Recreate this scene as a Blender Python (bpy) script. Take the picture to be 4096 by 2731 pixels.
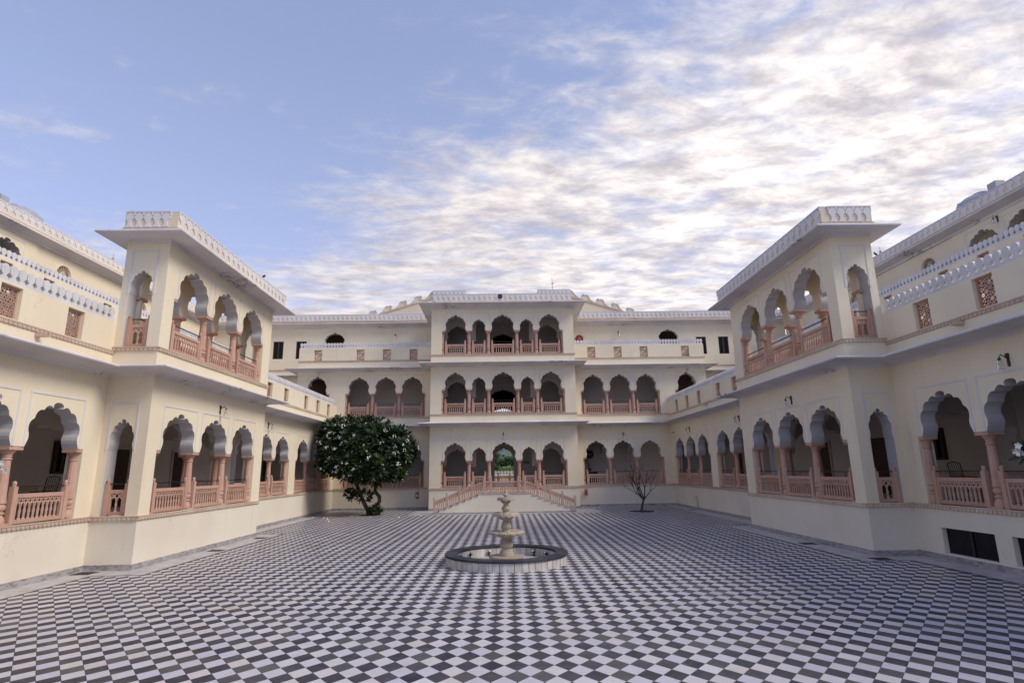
import bpy, math, random
from mathutils import Matrix, Vector
random.seed(7)
R = math.radians
for o in list(bpy.data.objects): bpy.data.objects.remove(o)
scene = bpy.context.scene
col = scene.collection

# ------------------------------------------------------------------ camera
CAM = Vector((-0.1, 0.0, 2.5))
F_PX, PITCH, YAW, ROLL = 2284.0, 0.2204, 0.0194, -0.016
_r = Vector((math.cos(YAW), -math.sin(YAW), 0)); _f0 = Vector((math.sin(YAW), math.cos(YAW), 0)); _z = Vector((0, 0, 1))
_fw = _f0 * math.cos(PITCH) + _z * math.sin(PITCH); _u0 = _z * math.cos(PITCH) - _f0 * math.sin(PITCH)
_u = _r * math.cos(ROLL) + _u0 * math.sin(ROLL); _w = _u0 * math.cos(ROLL) - _r * math.sin(ROLL)
cd = bpy.data.cameras.new('camera'); cam = bpy.data.objects.new('camera', cd); col.objects.link(cam)
cam.matrix_world = Matrix(((_u.x, _w.x, -_fw.x, CAM.x), (_u.y, _w.y, -_fw.y, CAM.y), (_u.z, _w.z, -_fw.z, CAM.z), (0, 0, 0, 1)))
cd.sensor_width = 36.0; cd.lens = F_PX / 4096 * 36; cd.clip_start = 0.1; cd.clip_end = 5000
scene.camera = cam

# ------------------------------------------------------------------ sky, sun, exposure
SUN_AZ, SUN_EL = R(112), R(42)           # azimuth clockwise from +Y
world = bpy.data.worlds.new('World'); scene.world = world; world.use_nodes = True
wt = world.node_tree; wt.nodes.clear()
def wn(t, **k):
    n = wt.nodes.new(t)
    for a, b in k.items(): setattr(n, a, b)
    return n
def wmath(op, a, b=None, c=None, clamp=False):
    n = wn('ShaderNodeMath', operation=op, use_clamp=clamp)
    for i, x in enumerate((a, b, c)):
        if x is None: continue
        if isinstance(x, (int, float)): n.inputs[i].default_value = x
        else: wt.links.new(x, n.inputs[i])
    return n.outputs[0]
def wmix(f, a, b):
    n = wn('ShaderNodeMix', data_type='RGBA')
    for i, x in ((0, f), (6, a), (7, b)):
        if isinstance(x, (int, float)): n.inputs[i].default_value = x
        elif isinstance(x, tuple): n.inputs[i].default_value = (*x, 1)
        else: wt.links.new(x, n.inputs[i])
    return n.outputs[2]
def wsmooth(x, a, b):
    n = wn('ShaderNodeMapRange', interpolation_type='SMOOTHSTEP')
    wt.links.new(x, n.inputs[0]); n.inputs[1].default_value = a; n.inputs[2].default_value = b
    return n.outputs[0]
def wnoise(v, scale, detail, rough=0.55, w=0.0, dist=0.0):
    n = wn('ShaderNodeTexNoise', noise_dimensions='4D')
    wt.links.new(v, n.inputs['Vector']); n.inputs['W'].default_value = w
    n.inputs['Scale'].default_value = scale; n.inputs['Detail'].default_value = detail
    n.inputs['Roughness'].default_value = rough; n.inputs['Distortion'].default_value = dist
    return n.outputs[0]
sky = wn('ShaderNodeTexSky', sky_type='NISHITA', sun_disc=False)
sky.sun_elevation = SUN_EL; sky.sun_rotation = SUN_AZ; sky.air_density = 1.0; sky.dust_density = 0.3; sky.ozone_density = 2.6
tc = wn('ShaderNodeTexCoord')
sp = wn('ShaderNodeSeparateXYZ'); wt.links.new(tc.outputs['Generated'], sp.inputs[0])
dx, dy, dz = sp.outputs
den = wmath('ADD', wmath('MAXIMUM', dz, 0.045), 0.05)
px, py = wmath('DIVIDE', dx, den), wmath('DIVIDE', dy, den)
cmb = wn('ShaderNodeCombineXYZ'); wt.links.new(px, cmb.inputs[0]); wt.links.new(py, cmb.inputs[1])
mp = wn('ShaderNodeMapping'); wt.links.new(cmb.outputs[0], mp.inputs[0])
mp.inputs['Rotation'].default_value = (0, 0, R(46)); mp.inputs['Scale'].default_value = (0.8, 1.35, 1.0)
P = mp.outputs[0]
n_big = wnoise(P, 0.75, 4, 0.5, 6.4)
n_mid = wnoise(P, 2.6, 8, 0.66, 1.4, 0.25)
n_fine = wnoise(P, 7.5, 7, 0.62, 5.7, 0.5)
# a cloud bank whose edge runs from the upper middle to the lower left, thin patches elsewhere
q = wmath('ADD', px, wmath('MULTIPLY', py, 0.88))
bank = wsmooth(wmath('ADD', q, wmath('MULTIPLY', wmath('SUBTRACT', n_big, 0.5), 1.5)), 0.30, 1.85)
patch = wsmooth(n_big, 0.44, 0.62)
cover = wmath('MAXIMUM', bank, wmath('MULTIPLY', patch, 0.42))
dens = wmath('ADD', wmath('MULTIPLY', n_mid, 0.55), wmath('MULTIPLY', n_fine, 0.45))
thr = wmath('SUBTRACT', 0.60, wmath('MULTIPLY', cover, 0.33))
mask = wmath('DIVIDE', wmath('SUBTRACT', dens, thr), 0.30, clamp=True)
mask = wmath('MULTIPLY', wsmooth(mask, 0.0, 1.0), 0.90)
# shade of the clouds: mottled grey and white, with a glow added around a fixed bearing, not the sun's
sdir = (math.sin(SUN_AZ) * math.cos(SUN_EL), math.cos(SUN_AZ) * math.cos(SUN_EL), math.sin(SUN_EL))
dotn = wn('ShaderNodeVectorMath', operation='DOT_PRODUCT'); wt.links.new(tc.outputs['Generated'], dotn.inputs[0])
dotn.inputs[1].default_value = (math.sin(R(30)) * math.cos(R(25)), math.cos(R(30)) * math.cos(R(25)), math.sin(R(25)))
glow = wmath('POWER', wmath('MAXIMUM', dotn.outputs['Value'], 0.0), 8.0)
n_sh = wnoise(P, 4.2, 7, 0.66, 9.3, 0.4); n_sh2 = wnoise(P, 11.0, 5, 0.6, 2.2, 0.3)
shade = wsmooth(wmath('ADD', wmath('MULTIPLY', n_sh, 0.6), wmath('MULTIPLY', n_sh2, 0.4)), 0.36, 0.64)
ccol = wmix(shade, (0.30, 0.272, 0.295), (0.555, 0.51, 0.475))
gl = wn('ShaderNodeMix', data_type='RGBA', blend_type='ADD'); wt.links.new(wmath('MULTIPLY', glow, wmath('ADD', wmath('MULTIPLY', shade, 0.75), 0.25)), gl.inputs[0])
wt.links.new(ccol, gl.inputs[6]); gl.inputs[7].default_value = (0.26, 0.235, 0.20, 1)
SKY_STR = 0.10
# the thin high haze keeps the clear part soft: roll the brightest blue off gently
rs = wn('ShaderNodeSeparateXYZ'); wt.links.new(sky.outputs[0], rs.inputs[0]); rc = wn('ShaderNodeCombineXYZ')
for i, k_ in enumerate((4.1, 6.0, 15.0)):
    x_ = rs.outputs[i]; wt.links.new(wmath('DIVIDE', wmath('MULTIPLY', x_, 1.5 * k_), wmath('ADD', x_, k_)), rc.inputs[i])
cl_scaled = wn('ShaderNodeVectorMath', operation='SCALE'); wt.links.new(gl.outputs[2], cl_scaled.inputs[0]); cl_scaled.inputs[3].default_value = 1.0 / SKY_STR
hz = wmath('POWER', wmath('SUBTRACT', 1.0, wmath('MAXIMUM', dz, 0.0), clamp=True), 3.0)
veil = wmix(wmath('ADD', 0.22, wmath('MULTIPLY', hz, 0.55)), rc.outputs[0], (3.9, 3.65, 4.5))
final = wmix(mask, veil, cl_scaled.outputs[0])
bg = wn('ShaderNodeBackground'); wt.links.new(final, bg.inputs[0]); bg.inputs[1].default_value = SKY_STR
wo = wn('ShaderNodeOutputWorld'); wt.links.new(bg.outputs[0], wo.inputs[0])
world.cycles.sampling_method = 'MANUAL'; world.cycles.sample_map_resolution = 512

sd = bpy.data.lights.new('sun', 'SUN'); sd.energy = 1.5; sd.angle = R(24); sd.color = (1.0, 0.92, 0.80)
sun = bpy.data.objects.new('sun', sd); col.objects.link(sun)
sun.rotation_euler = Vector(sdir).to_track_quat('Z', 'Y').to_euler()
vs = scene.view_settings
vs.view_transform = 'Standard'; vs.look = 'None'; vs.exposure = 0.85; vs.gamma = 1.0; vs.use_curve_mapping = False
scene.render.engine = 'CYCLES'
scene.cycles.max_bounces = 8; scene.cycles.diffuse_bounces = 5; scene.cycles.transparent_max_bounces = 8
scene.cycles.sample_clamp_indirect = 4.0; scene.cycles.use_denoising = True

# ------------------------------------------------------------------ materials
MATS = {}
def mat(name, base, rough=0.8, spec=0.3, metal=0.0):
    m = bpy.data.materials.new(name); m.use_nodes = True
    b = m.node_tree.nodes['Principled BSDF']
    b.inputs['Base Color'].default_value = (*base, 1); b.inputs['Roughness'].default_value = rough
    b.inputs['Specular IOR Level'].default_value = spec; b.inputs['Metallic'].default_value = metal
    MATS[name] = m
    return m
class NT:
    def __init__(s, m): s.t = m.node_tree; s.b = s.t.nodes['Principled BSDF']
    def n(s, t, **k):
        x = s.t.nodes.new(t)
        for a, b in k.items(): setattr(x, a, b)
        return x
    def set(s, inp, x):
        if isinstance(x, (int, float)): inp.default_value = x
        elif isinstance(x, tuple): inp.default_value = (*x, 1) if len(x) == 3 and inp.type == 'RGBA' else x
        else: s.t.links.new(x, inp)
    def pos(s): return s.n('ShaderNodeNewGeometry').outputs['Position']
    def math(s, op, a, b=None, clamp=False):
        x = s.n('ShaderNodeMath', operation=op, use_clamp=clamp); s.set(x.inputs[0], a)
        if b is not None: s.set(x.inputs[1], b)
        return x.outputs[0]
    def noise(s, v, scale, detail=4, rough=0.55, dist=0.0):
        x = s.n('ShaderNodeTexNoise'); s.set(x.inputs['Vector'], v); x.inputs['Scale'].default_value = scale
        x.inputs['Detail'].default_value = detail; x.inputs['Roughness'].default_value = rough; x.inputs['Distortion'].default_value = dist
        return x.outputs[0]
    def scale(s, v, sc, rot=(0, 0, 0)):
        x = s.n('ShaderNodeMapping'); s.set(x.inputs[0], v); x.inputs['Scale'].default_value = sc; x.inputs['Rotation'].default_value = rot
        return x.outputs[0]
    def mr(s, x, a, b, c=0.0, d=1.0):
        y = s.n('ShaderNodeMapRange', interpolation_type='SMOOTHSTEP'); s.set(y.inputs[0], x)
        for i, v in enumerate((a, b, c, d)): y.inputs[i + 1].default_value = v
        return y.outputs[0]
    def mix(s, f, a, b, blend='MIX'):
        x = s.n('ShaderNodeMix', data_type='RGBA', blend_type=blend); s.set(x.inputs[0], f); s.set(x.inputs[6], a); s.set(x.inputs[7], b)
        return x.outputs[2]
    def bump(s, h, strength=0.3, dist=0.01):
        x = s.n('ShaderNodeBump'); x.inputs['Strength'].default_value = strength; x.inputs['Distance'].default_value = dist
        s.set(x.inputs['Height'], h); s.t.links.new(x.outputs[0], s.b.inputs['Normal'])
    def base(s, c): s.t.links.new(c, s.b.inputs['Base Color'])

def plaster(name, c1, c2, stain=(0.30, 0.25, 0.20), amount=0.5, streak=0.35):
    m = mat(name, c1, 0.88, 0.2); k = NT(m); p = k.pos()
    big = k.mr(k.noise(p, 0.45, 5), 0.35, 0.68)
    c = k.mix(big, c1, c2)
    blot = k.mr(k.noise(p, 1.9, 7, 0.65, 0.6), 0.56, 0.80)
    c = k.mix(k.math('MULTIPLY', blot, 0.22 * amount), c, stain)
    st = k.mr(k.noise(k.scale(p, (5.0, 5.0, 0.35)), 1.0, 5, 0.6), 0.58, 0.82)
    c = k.mix(k.math('MULTIPLY', st, streak * amount), c, stain)
    vo = k.n('ShaderNodeTexVoronoi', feature='DISTANCE_TO_EDGE'); vo.inputs['Scale'].default_value = 0.55
    wp = k.n('ShaderNodeVectorMath', operation='MULTIPLY_ADD'); nz = k.n('ShaderNodeTexNoise'); nz.inputs['Scale'].default_value = 2.5; nz.inputs['Detail'].default_value = 5
    k.set(nz.inputs['Vector'], p); k.set(wp.inputs[0], nz.outputs['Color']); wp.inputs[1].default_value = (0.9, 0.9, 0.9); k.set(wp.inputs[2], p); k.set(vo.inputs['Vector'], wp.outputs[0])
    cr = k.math('MULTIPLY', k.math('LESS_THAN', vo.outputs['Distance'], 0.005), k.mr(k.noise(p, 0.5, 3), 0.52, 0.66))
    c = k.mix(k.math('MULTIPLY', cr, 0.35 * amount), c, stain)
    k.base(c); k.bump(k.noise(p, 26, 6, 0.6), 0.18, 0.008)
    return m
plaster('cream_wall', (0.795, 0.70, 0.52), (0.745, 0.64, 0.475), (0.45, 0.37, 0.30), 1.0, 0.38)
plaster('pale_plinth', (0.745, 0.68, 0.555), (0.695, 0.615, 0.50), (0.45, 0.37, 0.29), 0.9, 0.30)
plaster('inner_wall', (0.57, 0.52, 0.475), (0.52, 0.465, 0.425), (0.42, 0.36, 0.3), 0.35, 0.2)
plaster('white_trim', (0.70, 0.675, 0.665), (0.63, 0.605, 0.60), (0.30, 0.27, 0.25), 0.55, 0.35)
plaster('arch_soffit_shaded', (0.52, 0.495, 0.485), (0.45, 0.43, 0.425), (0.28, 0.25, 0.24), 0.6, 0.3)  # whitish arch paint, greyed so the underside's shade is in its colour
plaster('relief_cream', (0.74, 0.63, 0.46), (0.68, 0.57, 0.44), (0.30, 0.26, 0.22), 0.6, 0.4)

# eave paint: white with black rain stains in places
m = mat('eave_white', (0.68, 0.66, 0.69), 0.85, 0.2); k = NT(m); p = k.pos()
c = k.mix(k.mr(k.noise(p, 0.8, 5), 0.35, 0.7), (0.68, 0.655, 0.66), (0.59, 0.56, 0.565))
d1 = k.mr(k.noise(p, 0.55, 3), 0.56, 0.68); d2 = k.mr(k.noise(p, 7, 8, 0.7), 0.46, 0.62)
c = k.mix(k.math('MULTIPLY', k.math('MULTIPLY', d1, d2), 0.85), c, (0.06, 0.055, 0.055))
d3 = k.mr(k.noise(p, 14, 6, 0.7), 0.62, 0.74)
c = k.mix(k.math('MULTIPLY', d3, 0.45), c, (0.22, 0.20, 0.19))
k.base(c); k.bump(k.noise(p, 22, 6), 0.2, 0.01)

m = mat('weathered_merlon', (0.74, 0.74, 0.79), 0.85, 0.2); k = NT(m); p = k.pos()
c = k.mix(k.mr(k.noise(p, 1.2, 4), 0.35, 0.7), (0.68, 0.66, 0.655), (0.58, 0.56, 0.555))
c = k.mix(k.math('MULTIPLY', k.mr(k.noise(p, 9, 8, 0.72), 0.56, 0.70), 0.5), c, (0.20, 0.19, 0.19))
k.base(c); k.bump(k.noise(p, 30, 5), 0.25, 0.008)

def sandstone(name, c1, c2, c3):
    m = mat(name, c1, 0.8, 0.25); k = NT(m); p = k.pos()
    c = k.mix(k.mr(k.noise(p, 1.1, 5, 0.6), 0.35, 0.68), c1, c2)
    c = k.mix(k.math('MULTIPLY', k.mr(k.noise(p, 5.5, 7, 0.65), 0.52, 0.75), 0.55), c, c3)
    oi = k.n('ShaderNodeObjectInfo'); c = k.mix(k.math('MULTIPLY', oi.outputs['Random'], 0.45), c, c3)
    c = k.mix(k.math('MULTIPLY', k.mr(k.noise(k.scale(p, (9, 9, 1.2)), 1.0, 5, 0.6), 0.56, 0.74), 0.35), c, tuple(x * 0.45 for x in c2))
    k.base(c); k.bump(k.noise(p, 60, 5), 0.25, 0.005)
    return m
sandstone('pink_sandstone', (0.51, 0.305, 0.22), (0.44, 0.24, 0.165), (0.59, 0.41, 0.325))
sandstone('red_sandstone', (0.47, 0.22, 0.145), (0.42, 0.19, 0.12), (0.52, 0.31, 0.23))
sandstone('moulding_stone', (0.60, 0.43, 0.32), (0.66, 0.56, 0.43), (0.36, 0.27, 0.21))
sandstone('jali_stone', (0.44, 0.26, 0.185), (0.38, 0.21, 0.145), (0.52, 0.36, 0.28))
sandstone('fountain_stone', (0.50, 0.415, 0.31), (0.42, 0.34, 0.25), (0.22, 0.185, 0.15))
m = MATS['fountain_stone']; k = NT(m); p = k.pos(); old = k.b.inputs['Base Color'].links[0].from_socket
k.base(k.mix(k.math('MULTIPLY', k.mr(k.noise(k.scale(p, (16, 16, 1.6)), 1.0, 6, 0.65), 0.50, 0.68), 0.6), old, (0.17, 0.145, 0.12)))
sandstone('dark_coping', (0.028, 0.026, 0.032), (0.045, 0.042, 0.05), (0.085, 0.08, 0.085))

# chequered marble: each tile takes its tone from its own cell of the tile lattice
E1 = Vector((0.3275, -0.012)); E2 = Vector((0.004, 0.4055)); ANCH = Vector((0.05, 7.817))
_a = (E1 + E2) / 2; _b = (E1 - E2) / 2; _det = _a.x * _b.y - _a.y * _b.x
VA = (_b.y / _det, -_b.x / _det, 0.0); VB = (-_a.y / _det, _a.x / _det, 0.0)
def marble(name, tones, vein, veinamt, rough):
    m = mat(name, tones[0], rough, 0.3); k = NT(m); p = k.pos()
    rel = k.n('ShaderNodeVectorMath', operation='SUBTRACT'); k.set(rel.inputs[0], p); rel.inputs[1].default_value = (ANCH.x, ANCH.y, 0)
    cells = []
    for v in (VA, VB):
        d = k.n('ShaderNodeVectorMath', operation='DOT_PRODUCT'); k.set(d.inputs[0], rel.outputs[0]); d.inputs[1].default_value = v
        cells.append(k.math('FLOOR', k.math('ADD', d.outputs['Value'], 0.5)))
    cx = k.n('ShaderNodeCombineXYZ'); k.set(cx.inputs[0], cells[0]); k.set(cx.inputs[1], cells[1])
    wnz = k.n('ShaderNodeTexWhiteNoise', noise_dimensions='3D'); k.set(wnz.inputs[0], cx.outputs[0])
    ramp = k.n('ShaderNodeValToRGB'); k.set(ramp.inputs[0], wnz.outputs['Value'])
    el = ramp.color_ramp.elements
    while len(el) < len(tones): el.new(0.5)
    for i, t in enumerate(tones): el[i].position = i / (len(tones) - 1); el[i].color = (*t, 1)
    off = k.n('ShaderNodeVectorMath', operation='MULTIPLY_ADD'); k.set(off.inputs[0], wnz.outputs['Color']); off.inputs[1].default_value = (7, 7, 7); k.set(off.inputs[2], p)
    vn = k.mr(k.noise(k.scale(off.outputs[0], (2.2, 9, 1), (0, 0, R(35))), 2.0, 7, 0.62, 1.2), 0.52, 0.72)
    c = k.mix(k.math('MULTIPLY', vn, veinamt), ramp.outputs[0], vein)
    blot = k.mr(k.noise(p, 0.6, 6, 0.6), 0.40, 0.70)
    c = k.mix(k.math('MULTIPLY', blot, 0.14), c, (0.26, 0.23, 0.22))
    k.base(c)
    k.set(k.b.inputs['Roughness'], k.mr(k.noise(p, 1.3, 5), 0.3, 0.75, rough - 0.08, rough + 0.2))
    return m
marble('pale_marble', [(0.58, 0.535, 0.555), (0.60, 0.545, 0.53), (0.545, 0.515, 0.56), (0.585, 0.54, 0.545), (0.53, 0.505, 0.56), (0.60, 0.53, 0.495), (0.63, 0.595, 0.60)], (0.36, 0.34, 0.35), 0.45, 0.34)
marble('dark_marble', [(0.034, 0.030, 0.040), (0.056, 0.051, 0.056), (0.024, 0.021, 0.031), (0.042, 0.037, 0.046), (0.082, 0.077, 0.072), (0.027, 0.023, 0.031), (0.046, 0.048, 0.050)], (0.15, 0.145, 0.15), 0.55, 0.42)
m = mat('border_marble', (0.45, 0.42, 0.41), 0.45, 0.4); k = NT(m); p = k.pos()
c = k.mix(k.mr(k.noise(k.scale(p, (1, 1, 1)), 2.5, 6, 0.6, 1.0), 0.35, 0.7), (0.52, 0.49, 0.49), (0.36, 0.33, 0.31)); k.base(c)
m = mat('skirting_marble', (0.30, 0.28, 0.29), 0.5, 0.4); k = NT(m); p = k.pos()
c = k.mix(k.mr(k.noise(k.scale(p, (3, 3, 8)), 1.2, 7, 0.65, 1.0), 0.38, 0.66), (0.40, 0.37, 0.37), (0.20, 0.18, 0.18)); k.base(c)
m = mat('basin_marble', (0.55, 0.52, 0.46), 0.55, 0.4); k = NT(m); p = k.pos()
oi = k.n('ShaderNodeObjectInfo')
c = k.mix(oi.outputs['Random'], (0.50, 0.46, 0.40), (0.66, 0.63, 0.58))
c = k.mix(k.math('MULTIPLY', k.mr(k.noise(k.scale(p, (9, 9, 0.9)), 1.0, 6, 0.6), 0.46, 0.70), 0.6), c, (0.33, 0.24, 0.16)); k.base(c)
mat('grout', (0.16, 0.15, 0.15), 0.9)
mat('dark_inlay', (0.04, 0.037, 0.045), 0.5)
mat('black_metal', (0.012, 0.012, 0.013), 0.45, 0.5)
mat('black_plastic', (0.015, 0.015, 0.017), 0.5, 0.5)
mat('dark_wood', (0.045, 0.022, 0.016), 0.5, 0.4)
mat('dark_glass', (0.008, 0.008, 0.011), 0.22, 0.22)
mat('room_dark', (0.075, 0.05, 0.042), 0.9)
mat('ochre_paint', (0.55, 0.34, 0.13), 0.8)
mat('red_paint', (0.42, 0.02, 0.025), 0.35, 0.5)
mat('hose_red', (0.20, 0.022, 0.03), 0.5, 0.4)
mat('grey_metal', (0.30, 0.31, 0.33), 0.4, 0.5, 0.6)
mat('tank_plastic', (0.36, 0.37, 0.40), 0.5, 0.4)
mat('paper', (0.75, 0.72, 0.70), 0.7)
mat('exit_green', (0.02, 0.16, 0.07), 0.5)
mat('brass', (0.35, 0.22, 0.10), 0.4, 0.5, 0.5)
mat('soil', (0.045, 0.032, 0.025), 0.95)
mat('stained_glass_red', (0.22, 0.02, 0.02), 0.15, 0.5)
mat('stained_glass_blue', (0.02, 0.03, 0.10), 0.15, 0.5)
mat('ruin_stone', (0.30, 0.31, 0.34), 0.9)
m = mat('lamp_glass', (0.72, 0.70, 0.66), 0.12, 0.5); b = m.node_tree.nodes['Principled BSDF']
b.inputs['Transmission Weight'].default_value = 0.75; b.inputs['Alpha'].default_value = 0.5
mat('lens_glass', (0.45, 0.46, 0.48), 0.15, 0.5)
m = mat('plumeria_leaf', (0.035, 0.07, 0.02), 0.45, 0.32); k = NT(m); p = k.pos()
oi = k.n('ShaderNodeObjectInfo')
c = k.mix(k.mr(k.noise(p, 2.2, 3), 0.35, 0.65), (0.014, 0.030, 0.010), (0.038, 0.064, 0.018)); k.base(c)
m = mat('plumeria_flower', (0.86, 0.84, 0.78), 0.6, 0.3)
m = mat('bark', (0.06, 0.045, 0.036), 0.9); k = NT(m); p = k.pos()
c = k.mix(k.mr(k.noise(p, 7, 6, 0.6), 0.35, 0.68), (0.045, 0.034, 0.028), (0.12, 0.09, 0.07)); k.base(c); k.bump(k.noise(p, 30, 6), 0.5, 0.01)
def foliage(name, a, b):
    m = mat(name, a, 0.75, 0.2); k = NT(m); p = k.pos()
    k.base(k.mix(k.mr(k.noise(p, 0.7, 4), 0.35, 0.66), a, b))
foliage('tree_foliage', (0.030, 0.048, 0.020), (0.065, 0.085, 0.035))
foliage('lawn_grass', (0.075, 0.13, 0.035), (0.11, 0.17, 0.05))
foliage('hill_green', (0.07, 0.12, 0.06), (0.11, 0.15, 0.09))
m = mat('earth', (0.26, 0.21, 0.16), 0.95); k = NT(m); p = k.pos()
k.base(k.mix(k.mr(k.noise(p, 0.05, 6), 0.35, 0.66), (0.26, 0.21, 0.16), (0.16, 0.16, 0.09)))

# ------------------------------------------------------------------ mesh helpers
class B:
    def __init__(s): s.v = []; s.f = []; s.m = []
    def face(s, idx, mi=0): s.f.append(tuple(idx)); s.m.append(mi)
    def add(s, pts, faces, mi=0):
        n = len(s.v); s.v += [tuple(p) for p in pts]
        for f in faces: s.face([n + i for i in f], mi)
        return s
    def box(s, x0, x1, y0, y1, z0, z1, mi=0):
        if x0 > x1: x0, x1 = x1, x0
        if y0 > y1: y0, y1 = y1, y0
        return s.add([(x0, y0, z0), (x1, y0, z0), (x1, y1, z0), (x0, y1, z0), (x0, y0, z1), (x1, y0, z1), (x1, y1, z1), (x0, y1, z1)],
                     [(3, 2, 1, 0), (4, 5, 6, 7), (0, 1, 5, 4), (1, 2, 6, 5), (2, 3, 7, 6), (3, 0, 4, 7)], mi)
    def bar(s, a, b, w, h, mi=0, up=(0, 0, 1)):
        a, b = Vector(a), Vector(b); d = (b - a).normalized(); u = Vector(up)
        if abs(d.dot(u)) > 0.98: u = Vector((0, 1, 0))
        sd_ = d.cross(u).normalized() * w / 2; u = sd_.cross(d).normalized() * h / 2
        P_ = [a - sd_ - u, a + sd_ - u, a + sd_ + u, a - sd_ + u, b - sd_ - u, b + sd_ - u, b + sd_ + u, b - sd_ + u]
        return s.add(P_, [(0, 1, 2, 3), (7, 6, 5, 4), (0, 4, 5, 1), (1, 5, 6, 2), (2, 6, 7, 3), (3, 7, 4, 0)], mi)
    def prism(s, fr, poly, n0, n1, mi=0, side=None):
        """polygon in (s,z), counter-clockwise seen from outside, pushed from n0 (front) to n1 (back)"""
        k = len(poly); n = len(s.v)
        s.v += [fr.P(a, n0, z) for a, z in poly] + [fr.P(a, n1, z) for a, z in poly]
        s.face(range(n, n + k), mi); s.face(range(n + 2 * k - 1, n + k - 1, -1), mi)
        for i in range(k):
            j = (i + 1) % k
            s.face((n + i, n + k + i, n + k + j, n + j), mi if side is None else side[i])
        return s
    def sweep(s, path, prof, mi=0, closed=False, caps=True, mis=None):
        """path in plan with the outside on its right hand; profile of (offset, z)"""
        k = len(path); rings = []
        for i, pt in enumerate(path):
            p_ = Vector(pt[:2])
            def nrm(a, b):
                d = (Vector(b[:2]) - Vector(a[:2])).normalized(); return Vector((d.y, -d.x))
            if closed or 0 < i < k - 1:
                n1, n2 = nrm(path[i - 1], pt), nrm(pt, path[(i + 1) % k]); mt = (n1 + n2) / (1 + n1.dot(n2))
            elif i == 0: mt = nrm(pt, path[1])
            else: mt = nrm(path[i - 1], pt)
            rings.append(len(s.v)); s.v += [(p_.x + mt.x * o, p_.y + mt.y * o, z) for o, z in prof]
        m_ = len(prof)
        for i in range(k if closed else k - 1):
            a, b = rings[i], rings[(i + 1) % k]
            for j in range(m_):
                j2 = (j + 1) % m_
                s.face((a + j, b + j, b + j2, a + j2), mis[j] if mis else mi)
        if caps and not closed:
            s.face([rings[0] + j for j in range(m_)], mi); s.face([rings[-1] + j for j in range(m_ - 1, -1, -1)], mi)
        return s
    def lathe(s, prof, seg=16, c=(0, 0), mi=0, rad=None, caps=True):
        n = len(s.v)
        for i, (r, z) in enumerate(prof):
            for j in range(seg):
                t = 2 * math.pi * j / seg; rr, zz = (r, z) if rad is None else rad(i, r, z, t)
                s.v.append((c[0] + rr * math.cos(t), c[1] + rr * math.sin(t), zz))
        for i in range(len(prof) - 1):
            for j in range(seg):
                a = n + i * seg + j; b = n + i * seg + (j + 1) % seg
                s.face((a, b, b + seg, a + seg), mi)
        if caps:
            s.face([n + j for j in range(seg - 1, -1, -1)], mi); s.face([n + (len(prof) - 1) * seg + j for j in range(seg)], mi)
        return s
    def tube(s, pts, radii, seg=8, mi=0, caps=True):
        pts = [Vector(p) for p in pts]; n = len(s.v); u = None
        if isinstance(radii, (int, float)): radii = [radii] * len(pts)
        for i, p_ in enumerate(pts):
            d = (pts[min(i + 1, len(pts) - 1)] - pts[max(i - 1, 0)]).normalized()
            if u is None: u = d.orthogonal().normalized()
            u = (u - d * u.dot(d)).normalized(); w = d.cross(u)
            for j in range(seg):
                t = 2 * math.pi * j / seg; q_ = p_ + (u * math.cos(t) + w * math.sin(t)) * radii[i]; s.v.append(tuple(q_))
        for i in range(len(pts) - 1):
            for j in range(seg):
                a = n + i * seg + j; b = n + i * seg + (j + 1) % seg
                s.face((a, b, b + seg, a + seg), mi)
        if caps:
            s.face([n + j for j in range(seg - 1, -1, -1)], mi); s.face([n + (len(pts) - 1) * seg + j for j in range(seg)], mi)
        return s
    def join(s, o, M=None, mi=None):
        n = len(s.v); s.v += [tuple(M @ Vector(p)) for p in o.v] if M else o.v
        s.f += [tuple(n + i for i in f) for f in o.f]; s.m += o.m if mi is None else [mi] * len(o.f)
        return s
    def mesh(s, name, mats, smooth=None):
        me = bpy.data.meshes.new(name); me.from_pydata(s.v, [], s.f)
        for x in ([mats] if isinstance(mats, str) else mats): me.materials.append(MATS[x])
        if any(s.m): me.polygons.foreach_set('material_index', s.m)
        if smooth:
            me.polygons.foreach_set('use_smooth', [True] * len(me.polygons)); me.set_sharp_from_angle(angle=R(smooth))
        me.update()
        return me

WM = {}
def link(name, data, parent=None, M=None, label=None, cat=None, group=None, kind=None):
    o = bpy.data.objects.new(name, data); col.objects.link(o)
    M = Matrix() if M is None else M
    if parent is not None:
        o.parent = parent; o.matrix_parent_inverse = WM[parent.name].inverted()
    o.matrix_basis = M; WM[o.name] = M
    if label: o['label'] = label
    if cat: o['category'] = cat
    if group: o['group'] = group
    if kind: o['kind'] = kind
    return o
def thing(name, label, cat, loc=(0, 0, 0), group=None):
    return link(name, None, None, Matrix.Translation(loc), label, cat, group)
def part(parent, name, b, mats, M=None, smooth=None, **k):
    me = b if isinstance(b, bpy.types.Mesh) else b.mesh(name, mats, smooth)
    return link(name, me, parent, M, **k)
def struct(name, b, mats, **k):
    return link(name, b.mesh(name, mats), None, None, kind='structure', **k)
_cache = {}
def cached(key, fn, mats, smooth=None):
    if key not in _cache: _cache[key] = fn().mesh(str(key[0] if isinstance(key, tuple) else key), mats, smooth)
    return _cache[key]

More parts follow.
